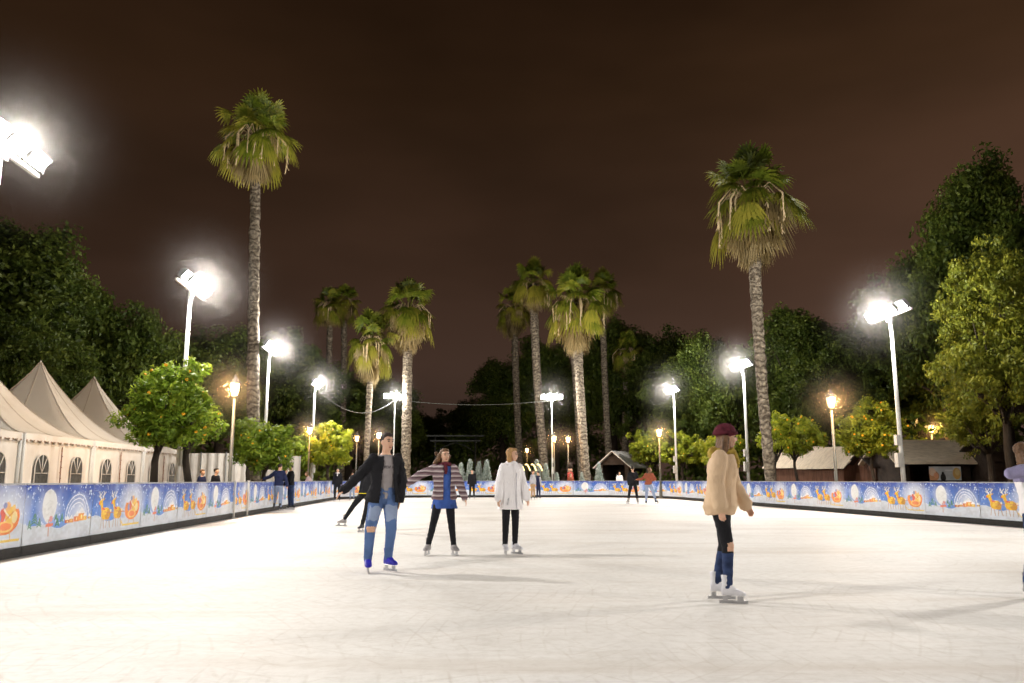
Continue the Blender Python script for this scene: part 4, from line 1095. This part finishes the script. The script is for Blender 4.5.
    def skate(s, i, m, root, vox):
        k = s.k; a = s.an[i]; t = s.toe[i]; u = V3(0, 0, 1)
        u = (u - t * u.dot(t)).normalized(); w = t.cross(u)
        e = empty('skate', tuple(a)); e.parent = root
        h = a - u * .085 * k - t * .045 * k; mb = MB()
        s_ = lambda x, y, z: a + t * x * k + w * y * k + u * z * k
        secs = [(-.065, .030, -.085, -.02), (-.04, .038, -.088, .06), (.0, .042, -.088, .075), (.04, .044, -.088, .02), (.09, .047, -.088, -.02), (.14, .044, -.088, -.038), (.175, .028, -.086, -.055)]
        rings = []
        for x, r, z0, z1 in secs:
            zc, zr = (z0 + z1) / 2, (z1 - z0) / 2
            rings.append([s_(x, r * math.copysign(abs(math.cos(q)) ** .7, math.cos(q)), zc + zr * math.copysign(abs(math.sin(q)) ** .7, math.sin(q))) - a for q in [2 * math.pi * j / 14 for j in range(14)]])
        mb.loft(rings)
        mb.tube([s_(0, 0, -.04) - a, s_(-.01, 0, .04) - a, s_(-.018, 0, .12) - a], [.043 * k, .046 * k, .05 * k], 12)
        me = remesh(mb, vox * .8, 2); link('boot', me, m, e)
        Mx = Matrix((t, w, u)).transposed(); mb = MB()
        mb.box(s_(.05, 0, -.148) - a, (.285 * k, .005, .030 * k), Mx); mb.box(s_(-.03, 0, -.115) - a, (.05 * k, .014, .045 * k), Mx); mb.box(s_(.12, 0, -.115) - a, (.06 * k, .014, .045 * k), Mx)
        link('blade', mb.mesh(), M['blade'], e)
    def hair(s, style, vox, m, root, wind=(0, 0)):
        k = s.k; c = s.headc; f, sd, u = s.hf, s.hs, V3(0, 0, 1); Mx = Matrix((sd, f, u)).transposed(); mb = MB()
        mb.ball(c + u * .050 * k - f * .026 * k, (.082 * k, .092 * k, .084 * k), Mx, 16, 12)
        mb.ball(c + u * .098 * k + f * .030 * k, (.062 * k, .055 * k, .030 * k), Mx)
        wv = V3(wind[0], wind[1], 0)
        if style in ('bob', 'long', 'curly'):
            L = {'bob': .16, 'long': .26, 'curly': .17}[style]
            for q in (-1, -.5, 0, .5, 1):
                p0 = c - f * (.062 - .05 * abs(q)) * k + sd * .080 * q * k + u * .03 * k
                mb.tube([p0, p0 - u * L * .6 * k + wv * .04, p0 - u * L * k + wv * .11 - sd * q * .012 * k], [.040 * k, .046 * k, .030 * k], 8)
        if style == 'curly':
            rr = random.Random(4)
            for j in range(16): mb.ball(c - f * .06 * k + wv * rr.uniform(.0, .17) + V3(rr.uniform(-.05, .05), rr.uniform(-.05, .05), rr.uniform(-.12, .07)), rr.uniform(.022, .04) * k)
        if style == 'tail':
            p0 = c - f * .09 * k + u * .05 * k; mb.tube([p0, p0 - f * .05 * k + wv * .1 - u * .02, p0 - f * .05 * k + wv * .2 - u * .14], [.03 * k, .03 * k, .012 * k], 8)
        link('hair', remesh(mb, vox, 1, .008, .022), m, root)
    def face_bits(s, root):
        k = s.k; c = s.headc; f, sd, u = s.hf, s.hs, V3(0, 0, 1); Mx = Matrix((sd, f, u)).transposed()
        for q in (-1, 1):
            mb = MB(); mb.ball(c + sd * .030 * k * q + f * .0885 * k + u * .016 * k, (.0125 * k, .008 * k, .0075 * k), Mx, 10, 6); mb.build('eye', M['eye'], root)
            mb = MB(); mb.tube([c + sd * (.014 * q) * k + f * .096 * k + u * .037 * k, c + sd * (.032 * q) * k + f * .094 * k + u * .042 * k, c + sd * (.048 * q) * k + f * .082 * k + u * .036 * k], .0045 * k, 5); mb.build('eyebrow', M['hair_dark'], root)
        mb = MB(); mb.ball(c + f * .083 * k - u * .060 * k, (.022 * k, .012 * k, .0075 * k), Mx, 10, 6); mb.build('mouth', M['lips'], root)
def recolor(me, mats, fn):
    """second material where fn(face centre, normal) is true"""
    me.materials.clear()
    for m in mats: me.materials.append(m)
    for p in me.polygons: p.material_index = int(fn(p.center, p.normal))

def person(fig, u, Y, label, garments, hair, hair_m, boots, near, group=None, wind=(0, 0), anchor=None, z=0.0, skates=True):
    vox = .0085 if near else .016
    root = empty('person', (0, 0, 0), 0, label, 'person', group)
    b = link('body', fig.body(vox if near else .013), M['skin'], root)
    for g in garments: g(fig, root, vox)
    if hair: fig.hair(hair, vox, hair_m, root, wind)
    if near: fig.face_bits(root)
    bs = boots if isinstance(boots, (list, tuple)) else (boots, boots)
    for i in (0, 1): fig.skate(i, bs[i], root, vox)
    a = (fig.an[0] + fig.an[1]) / 2
    root.location = (X(u, Y, .15) - a.x, Y - a.y, z)
    return root
DN = (0, 0, -1)
def g_trousers(m, **k): return lambda f, r, v: link('trousers', f.trousers(v, **k), m, r)
def g_top(name, m, **k): return lambda f, r, v: link(name, f.top(v, **k), m, r)

# man in front: open black jacket, grey shirt, torn jeans, blue skates
def jacket_open(f, r, v):
    me = f.top(v, g=.027, lo=-.10, hi=.50, flare=.16, sr=(.056, .052, .043), disp=.014, collar=.0)
    bm = bmesh.new(); bm.from_mesh(me); kill = []
    for fc in bm.faces:
        c = fc.calc_center_median(); rel = c - f.pel; h = rel.dot(f.up) / f.k; x = rel.dot(f.s) / f.k - .015; y = rel.dot(f.f)
        if y > .02 and abs(x) < .062 + .045 * max(0, (.45 - h) / .5) and h > -.3: kill.append(fc)
        elif h < -.085 and fc.normal.dot(f.up) < -.5 and abs(x) < .3: kill.append(fc)
    bmesh.ops.delete(bm, geom=kill, context='FACES'); bm.to_mesh(me); bm.free()
    o = link('jacket', me, M['black_cloth'], r); s = o.modifiers.new('thickness', 'SOLIDIFY'); s.thickness = .008; s.offset = -1
def jeans_torn(f, r, v):
    me = f.trousers(v, g=.016); kn = f.kn[0]
    recolor(me, [M['jeans'], M['skin'], M['jeans_light']], lambda c, n: 1 if ((c - kn).length < .075 and n.dot(f.f) > .55 and abs((c - kn).z) < .035) else (2 if (n.dot(f.f) > .45 and f.kn[0].z + .08 < c.z < f.hip[0].z - .08 and min((c - f.kn[i_].lerp(f.hip[i_], .45)).length for i_ in (0, 1)) < .125 + .03 * noise.noise(c * 14)) else 0)); link('jeans', me, None, r)
def shirt_print(f, r, v):
    me = f.top(v, g=.012, lo=-.05, hi=.515, sleeve=.4, sr=(.058, .05, .04), disp=.004)
    recolor(me, [M['grey_shirt'], M['charcoal']], lambda c, n: int(n.dot(f.f) > .5 and noise.noise(c * 60) > -.15 and abs((c - f.pel).dot(f.up) / f.k - .37) < .016 and abs((c - f.pel).dot(f.s)) < .10)); link('shirt', me, None, r)
fig = Fig(1.74, 22, 40, lean=(.04, -.10), arms=[[(-.62, -.1, -.78), (-.66, -.05, -.62)], [(.22, .15, -1), (-.1, -.1, -1)]],
          legs=[[(-.13, -.42, -1), (-.10, .30, -1)], [(.12, -.42, -1), (-.14, .42, -1)]], toes=[(.25, -1, 0), (.75, -.75, 0)])
person(fig, 378, 10.45, 'man in an open black jacket, grey shirt and torn blue jeans on blue ice skates', [jeans_torn, shirt_print, jacket_open], 'short', M['hair_dark'], M['boot_blue'], True)

# skater half hidden behind him
def band(f, r, v):
    mb = MB(); mb.loft([f.ring(-.075, .205, .155), f.ring(-.055, .205, .155)]); link('waistband', mb.mesh(), M['yellow'], r)
fig = Fig(1.62, -25, -25, lean=(.25, -.1), arms=[[(-.3, 0, -1), (-.2, 0, -1)], [(.5, -.2, -1), (.6, -.2, -.6)]],
          legs=[[(-.80, .05, -1), (-.66, .1, -1)], [(-.15, -.2, -1), (-.30, .25, -1)]], toes=[(-.9, -.2, .05), (-.35, -.9, 0)])
person(fig, 353, 18.6, 'skater in black with a yellow waist stripe, half hidden behind the man in torn jeans', [g_trousers(M['black_cloth'], g=.006), g_top('jacket', M['black_cloth'], g=.03, lo=-.08, collar=.005), band], 'short', M['hair_dark'], (M['boot_grey'], M['boot_black']), False)

# girl in striped jacket and blue dress
def dress(name, m, lo, g, flare):
    def fn(f, r, v):
        mb = MB(); f.torso(mb, g, -.10, .50); n = 8
        mb.loft([f.ring(h, .165 + g + flare * (-.02 - h), .12 + g + flare * (-.02 - h), 28) for h in [-.02 - (-.02 - lo) * i / n for i in range(n + 1)]]); link(name, remesh(mb, v, 3, .008, .07), m, r)
    return fn
def striped(f, r, v):
    me = f.top(v, g=.040, lo=-.07, hi=.52, flare=.05, sr=(.054, .048, .040), disp=.012, seed=5)
    bm = bmesh.new(); bm.from_mesh(me); kill = [fc for fc in bm.faces if (fc.calc_center_median() - f.pel).dot(f.f) > .02 and -.07 < (fc.calc_center_median() - f.pel).dot(f.s) / f.k - .02 < .065]
    bmesh.ops.delete(bm, geom=kill, context='FACES'); bm.to_mesh(me); bm.free(); link('jacket', me, M['striped'], r).modifiers.new('thickness', 'SOLIDIFY').thickness = .01
def scarf(m, w=.02):
    def fn(f, r, v):
        mb = MB(); c = f.neck - f.up * .012 * f.k; ring = [c + f.s * (.085 * math.cos(a)) * f.k - f.f * (.08 * math.sin(a) - .012) * f.k + V3(0, 0, .012 * math.sin(a * 3)) for a in [i / 16 * 6.2832 for i in range(17)]]
        mb.tube(ring, .030 * f.k, 8); p = c + f.f * .10 * f.k; mb.tube([p, p - f.up * .10 * f.k + f.f * .045, p - f.up * .17 * f.k + f.f * .05], [.03, .028, .02], 8); link('scarf', remesh(mb, v, 2, .006, .03), m, r)
    return fn
fig = Fig(1.60, 15, 25, lean=(.0, -.12), arms=[[(-1, -.1, -.45), (-.80, -.35, -.55)], [(.42, 0, -1), (.38, -.25, -1)]],
          legs=[[(-.20, -.20, -1), (-.24, .16, -1)], [(.12, -.22, -1), (.10, .2, -1)]], toes=[(-.25, -1, 0), (.5, -.9, 0)])
person(fig, 441, 12.75, 'girl in a striped jacket and short blue dress with brown hair blowing back', [g_trousers(M['black_cloth'], g=.003), dress('dress', M['blue_dress'], -.22, .02, .22), striped, scarf(M['maroon'])], 'curly', M['hair_brown'], M['boot_grey'], True, wind=(-1.0, .2))

# girl in white coat
def coat_trim(f, r, v):
    mb = MB()
    pts = [f.ring(h, .165 + .045 + max(0, .12 * (-.02 - h)), .12 + .045 + max(0, .12 * (-.02 - h)), 28)[21] for h in (.40, .25, .1, -.05, -.15, -.24)]
    mb.tube(pts, .006, 5); mb.build('front_placket', M['grey_cloth'], r)
    for q in (18, 25):
        mb = MB(); p = f.ring(-.06, .215, .172, 28)[q]; mb.tube([p, p - V3(0, 0, .10) + f.s * .02 * (1 if q > 21 else -1)], .007, 5); mb.build('pocket_shade', M['grey_cloth'], r)  # grey strips stand for the shadow at the pockets
fig = Fig(1.60, 35, 62, lean=(.02, -.05), arms=[[(-.26, -.05, -1), (-.05, -.2, -1)], [(.25, .1, -1), (.30, -.1, -1)]],
          legs=[[(-.03, -.12, -1), (-.03, .18, -1)], [(.03, -.22, -1), (-.02, .2, -1)]], toes=[(.15, -1, 0), (.75, -.75, 0)])
person(fig, 510, 12.9, 'girl with a blond bob in a long white coat and black leggings', [g_trousers(M['black_cloth'], g=.003), dress('coat', M['white_cloth'], -.25, .042, .12), coat_trim, g_top('sleeves', M['white_cloth'], g=.036, lo=.1, hi=.49, sr=(.06, .060, .052), disp=.010), scarf(M['white_cloth'])], 'bob', M['hair_blond'], M['boot_white'], True)

# skater in beige passing close on the right
def hat(f, r, v):
    c = f.headc; Mx = Matrix((f.hs, f.hf, V3(0, 0, 1))).transposed(); mb = MB(); mb.ball(c + V3(0, 0, .068) - f.hf * .014, (.092, .108, .085), Mx, 18, 12)
    mb.tube([c + f.hs * .094 * math.cos(a) - f.hf * (.108 * math.sin(a) + .012) + V3(0, 0, .052) for a in [i / 18 * 6.2832 for i in range(19)]], .017, 8); link('knit_hat', remesh(mb, v, 2, .004, .02), M['maroon'], r)
def jeans_knee(f, r, v):
    me = f.trousers(v, g=.004)
    recolor(me, [M['black_cloth'], M['skin'], M['jeans_dark']], lambda c, n: 2 if c.z < min(f.kn[0].z, f.kn[1].z) - .05 else (1 if min((c - f.kn[0]).length, (c - f.kn[1]).length) < .07 and n.dot(f.f) > .25 else 0)); link('trousers', me, None, r)
def puffer(f, r, v):
    me = f.top(v, g=.046, lo=-.13, hi=.50, flare=.05, sr=(.060, .058, .050), disp=.009, collar=.004)
    link('jacket', me, M['beige'], r)
    mb = MB(); c = f.neck - f.f * .085 - f.up * .035; mb.ball(c, (.115, .07, .075), Matrix((f.s, f.f, V3(0, 0, 1))).transposed(), 16, 12); link('hood', remesh(mb, v, 3, .01, .04), M['mustard'], r)
fig = Fig(1.62, 62, 78, lean=(.10, -.05), arms=[[(-.28, -.35, -1), (.05, -.35, -1)], [(.25, .2, -1), (.5, .1, -.8)]],
          legs=[[(.16, -.1, -1), (-.05, -.02, -1)], [(.02, .08, -1), (-.24, .08, -1)]], toes=[(1, -.25, 0), (.95, -.2, .0)])
person(fig, 722, 8.0, 'skater in a beige jacket, maroon knit hat and white skates closest to the camera', [jeans_knee, puffer, scarf(M['mustard']), hat], 'long', M['hair_brown'], M['boot_white'], True, wind=(-.5, 0))

# skater cut by the right edge
fig = Fig(1.50, 50, 70, lean=(-.12, -.08), arms=[[(-.75, -.45, -.10), (.55, -.5, .15)], [(.3, .2, -1), (.1, -.2, -1)]],
          legs=[[(-.22, -.2, -1), (-.10, .25, -1)], [(.2, .1, -1), (.25, .2, -1)]], toes=[(-.6, -.8, 0), (-.2, -1, 0)])
person(fig, 1039, 8.3, 'skater with a bent lilac sleeve and white top, cut by the right picture edge', [g_trousers(M['jeans_dark']), g_top('shirt', M['white_cloth'], g=.022, lo=-.08), g_top('sleeves', M['lilac'], g=.03, lo=.33, hi=.5)], 'long', M['hair_brown'], M['boot_grey'], True, wind=(.3, 0))

# skaters and onlookers farther off
A_DN = [[(-.2, 0, -1), (-.1, -.2, -1)], [(.2, 0, -1), (.1, -.2, -1)]]
L_ST = [[(-.06, -.06, -1), (-.03, .1, -1)], [(.08, -.04, -1), (.04, .08, -1)]]
T_ST = [(-.3, -1, 0), (.3, -1, 0)]
fig = Fig(1.72, 170, 165, lean=(.0, .12), arms=[[(.4, .1, -1), (.2, .2, -1)], [(-.75, .1, -.55), (-.9, .1, -.3)]], legs=[[(.05, .2, -1), (.02, -.2, -1)], [(-.1, .2, -1), (-.05, -.2, -1)]], toes=[(.5, .9, 0), (-.2, 1, 0)])
person(fig, 277, 31.0, 'skater in navy jacket and pale trousers, back turned, reaching for the left barrier', [g_trousers(M['jeans_light'], g=.02), g_top('jacket', M['navy'], g=.035, lo=-.05)], 'short', M['hair_dark'], M['boot_black'], False)
fig = Fig(1.70, -60, -60, lean=(-.05, .05), arms=[[(-.3, -.2, -1), (-.3, -.3, -.7)], [(-.1, .1, -1), (-.4, 0, -.7)]], legs=[[(-.05, -.05, -1), (.05, .1, -1)], [(.12, 0, -1), (.06, .08, -1)]], toes=[(-.6, -.7, 0), (.7, -.7, 0)])
person(fig, 291, 32.5, 'skater in black jacket and dark jeans beside the one in navy at left', [g_trousers(M['jeans_dark'], g=.02), g_top('jacket', M['black_cloth'], g=.03, lo=-.05)], 'short', M['hair_dark'], M['boot_black'], False)
fig = Fig(1.62, -70, -70, lean=(-.45, .05), arms=[[(-.5, 0, -1), (-.4, 0, -.6)], [(-.4, .1, -1), (-.4, 0, -.6)]], legs=[[(.42, 0, -1), (.35, 0, -1)], [(.62, .1, -1), (.55, .1, -1)]], toes=[(.2, -1, 0), (.6, -.8, 0)])
person(fig, 317, 43, 'skater in a pale pink top leaning far over against the left barrier', [g_trousers(M['black_cloth']), g_top('top', M['pink'], g=.02, lo=-.05)], 'long', M['hair_brown'], M['boot_black'], False)
fig = Fig(1.72, 5, 5, arms=A_DN, legs=L_ST, toes=T_ST)
person(fig, 337, 44.5, 'skater in black with a pale scarf standing near the far left corner', [g_trousers(M['black_cloth']), g_top('jacket', M['black_cloth'], g=.03, lo=-.06), scarf(M['white_cloth'])], 'short', M['hair_dark'], M['boot_black'], False)
fig = Fig(1.5, 40, 40, arms=A_DN, legs=L_ST, toes=T_ST)
person(fig, 352, 47, 'small skater in pale grey clothes near the far left corner', [g_trousers(M['jeans_light']), g_top('jacket', M['grey_cloth'], g=.03, lo=-.06)], 'long', M['hair_brown'], M['boot_black'], False)
fig = Fig(1.72, 10, 10, arms=A_DN, legs=L_ST, toes=T_ST)
person(fig, 472, 50, 'dark clothed skater far off, just right of the girl in the striped jacket', [g_trousers(M['black_cloth']), g_top('jacket', M['black_cloth'], g=.03, lo=-.06)], 'short', M['hair_dark'], M['boot_black'], False)
fig = Fig(1.66, 60, 60, arms=A_DN, legs=L_ST, toes=T_ST)
person(fig, 533, 49, 'skater in pale top and tan trousers far off, right of the white coat', [g_trousers(M['tan']), g_top('jacket', M['grey_cloth'], g=.03, lo=-.06)], 'short', M['hair_brown'], M['boot_black'], False)
fig = Fig(1.60, -60, -60, arms=A_DN, legs=L_ST, toes=T_ST)
person(fig, 538.5, 49.5, 'dark clothed skater beside the one in tan trousers at the far end', [g_trousers(M['navy']), g_top('jacket', M['grey_cloth'], g=.02, lo=.1), g_top('vest', M['navy'], g=.03, lo=-.06, sleeve=0)], 'short', M['hair_dark'], M['boot_black'], False)
fig = Fig(1.75, 175, 175, lean=(0, .05), arms=[[(.25, .1, -1), (.1, .2, -1)], [(-.2, .1, -1), (.1, .3, -1)]], legs=[[(.18, .1, -1), (.12, -.1, -1)], [(-.22, .1, -1), (-.18, -.1, -1)]], toes=[(.4, .9, 0), (-.4, .9, 0)])
person(fig, 633, 39.5, 'skater all in black seen from behind, left one of the pair at the far right', [g_trousers(M['black_cloth']), g_top('jacket', M['black_cloth'], g=.035, lo=-.08)], 'short', M['hair_dark'], M['boot_grey'], False)
fig = Fig(1.68, 150, 110, lean=(.12, .0), arms=[[(.5, .1, -.8), (-.6, .1, -.2)], [(-.5, .1, -.6), (-.8, 0, -.1)]], legs=[[(.38, .05, -1), (.30, -.1, -1)], [(-.02, .1, -1), (-.10, -.1, -1)]], toes=[(.6, .4, 0), (-.2, -.9, 0)])
person(fig, 651, 38.8, 'skater in a rust jacket and light blue jeans holding on to the one in black', [g_trousers(M['jeans_light'], g=.02), g_top('jacket', M['rustcloth'], g=.03, lo=-.05)], 'long', M['hair_brown'], M['boot_black'], False)
# onlookers behind the barrier
for u, Y, H, mm, hm, lab in [(620, 56.5, 1.72, 'white_cloth', 'hair_dark', 'onlooker in a white jacket behind the far barrier under the white roofed hut'), (214, 27.8, 1.55, 'black_cloth', 'hair_dark', 'onlooker in black behind the left barrier near the canvas fence'), (284, 37.5, 1.68, 'black_cloth', 'hair_dark', 'onlooker in black behind the left barrier at the foot of the tall palm'), (571, 56, 1.6, 'rustcloth', 'hair_brown', 'onlooker in a rust coloured top behind the far barrier by the shaggy palm'), (200, 27.0, 1.50, 'navy', 'hair_brown', 'onlooker in navy behind the left barrier beside the orange tree trunks')]:
    fig = Fig(H, 20 if u > 300 else 80, arms=A_DN, legs=L_ST, toes=T_ST)
    person(fig, u, Y, lab, [g_trousers(M['black_cloth']), g_top('jacket', M[mm], g=.03, lo=-.06)], 'short', M[hm], M['boot_black'], False, z=-.06)
bpy.data.scenes.remove(BENCH)
#PEOPLE_END
# ------------------------------------------------------------------ added lamp glow, sky, render
def glow_mist_mat(name, dens, rad):
    m = bpy.data.materials.new(name); m.use_nodes = True; nt = m.node_tree; nt.nodes.clear()
    out = N(nt, 'ShaderNodeOutputMaterial'); vs = N(nt, 'ShaderNodeVolumeScatter'); vs.inputs['Color'].default_value = (1, .94, .90, 1); vs.inputs['Anisotropy'].default_value = .35
    tc = N(nt, 'ShaderNodeTexCoord'); ln_ = N(nt, 'ShaderNodeVectorMath', operation='LENGTH'); nt.links.new(tc.outputs['Object'], ln_.inputs[0])
    mr = N(nt, 'ShaderNodeMapRange', i_From_Min=0, i_From_Max=rad, i_To_Min=1, i_To_Max=0); nt.links.new(ln_.outputs['Value'], mr.inputs[0])
    pw = N(nt, 'ShaderNodeMath', operation='POWER'); nt.links.new(mr.outputs[0], pw.inputs[0]); pw.inputs[1].default_value = 3.4
    ml = N(nt, 'ShaderNodeMath', operation='MULTIPLY'); nt.links.new(pw.outputs[0], ml.inputs[0]); ml.inputs[1].default_value = dens
    nt.links.new(ml.outputs[0], vs.inputs['Density']); nt.links.new(vs.outputs[0], out.inputs['Volume']); m.cycles.volume_step_rate = 1.0 if hasattr(m.cycles, 'volume_step_rate') else 1
    return m
def glow_mist(spots, rad, dens, name):  # added balls of denser mist that imitate glare round each lamp
    mb = MB(); mb.ball((0, 0, 0), rad, nu=20, nv=14); me = mb.mesh('added_glow_ball'); me.materials.append(glow_mist_mat(name, dens, rad))
    for p in spots:
        o = link('added_glow_ball', me, None, None, p); o['kind'] = 'structure'
glow_mist([p for p in FLOOD_SPOTS if 10 < p[1] < 14], 2.6, .021, 'glow_mist_near_floodlight')
glow_mist([p for p in FLOOD_SPOTS if p[1] >= 14], 3.0, .031, 'glow_mist_floodlights')
glow_mist(LAMP_SPOTS, 2.0, .085, 'glow_mist_lanterns')

wd = bpy.data.worlds.new('World'); S.world = wd; wd.use_nodes = True; nt = wd.node_tree
bg = nt.nodes['Background']
tc = N(nt, 'ShaderNodeTexCoord'); sp = N(nt, 'ShaderNodeSeparateXYZ'); nt.links.new(tc.outputs['Generated'], sp.inputs[0])
zr = ramp(nt, sp.outputs[2], [(0, (.062, .036, .027)), (.1, (.054, .031, .022)), (.25, (.041, .0215, .0130)), (.45, (.030, .0145, .0068)), (.7, (.020, .0086, .0038)), (1, (.012, .005, .002))])
mp = N(nt, 'ShaderNodeMapping'); mp.inputs['Scale'].default_value = (1.2, 1.2, 3.5); nt.links.new(tc.outputs['Generated'], mp.inputs[0])
nz = N(nt, 'ShaderNodeTexNoise', i_Scale=1.3, i_Detail=4, i_Roughness=.5); nt.links.new(mp.outputs[0], nz.inputs['Vector'])
cl = ramp(nt, nz.outputs[0], [(.32, (.62, .62, .62)), (.5, (1, 1, 1)), (.68, (1.4, 1.38, 1.4))])
c = mix(nt, 1.0, zr, cl, 'MULTIPLY')
# town glow to the right side of the view
xr = ramp(nt, sp.outputs[0], [(0, (.75, .75, .75)), (.3, (1.1, 1.1, 1.1)), (.55, (1.45, 1.45, 1.5))])
c = mix(nt, 1.0, c, xr, 'MULTIPLY')
nt.links.new(c, bg.inputs[0]); bg.inputs[1].default_value = 1.0

S.view_settings.view_transform = 'Standard'; S.view_settings.look = 'None'; S.view_settings.exposure = 0
S.cycles.use_denoising = True
S.cycles.denoising_input_passes = 'RGB_ALBEDO'
try: S.cycles.denoiser = 'OPENIMAGEDENOISE'
except Exception: pass
S.cycles.max_bounces = 6; S.cycles.diffuse_bounces = 3; S.cycles.transmission_bounces = 4; S.cycles.volume_bounces = 0
S.cycles.sample_clamp_indirect = 4; S.cycles.sample_clamp_direct = 0
S.cycles.use_light_tree = True
S.cycles.caustics_reflective = False; S.cycles.caustics_refractive = False
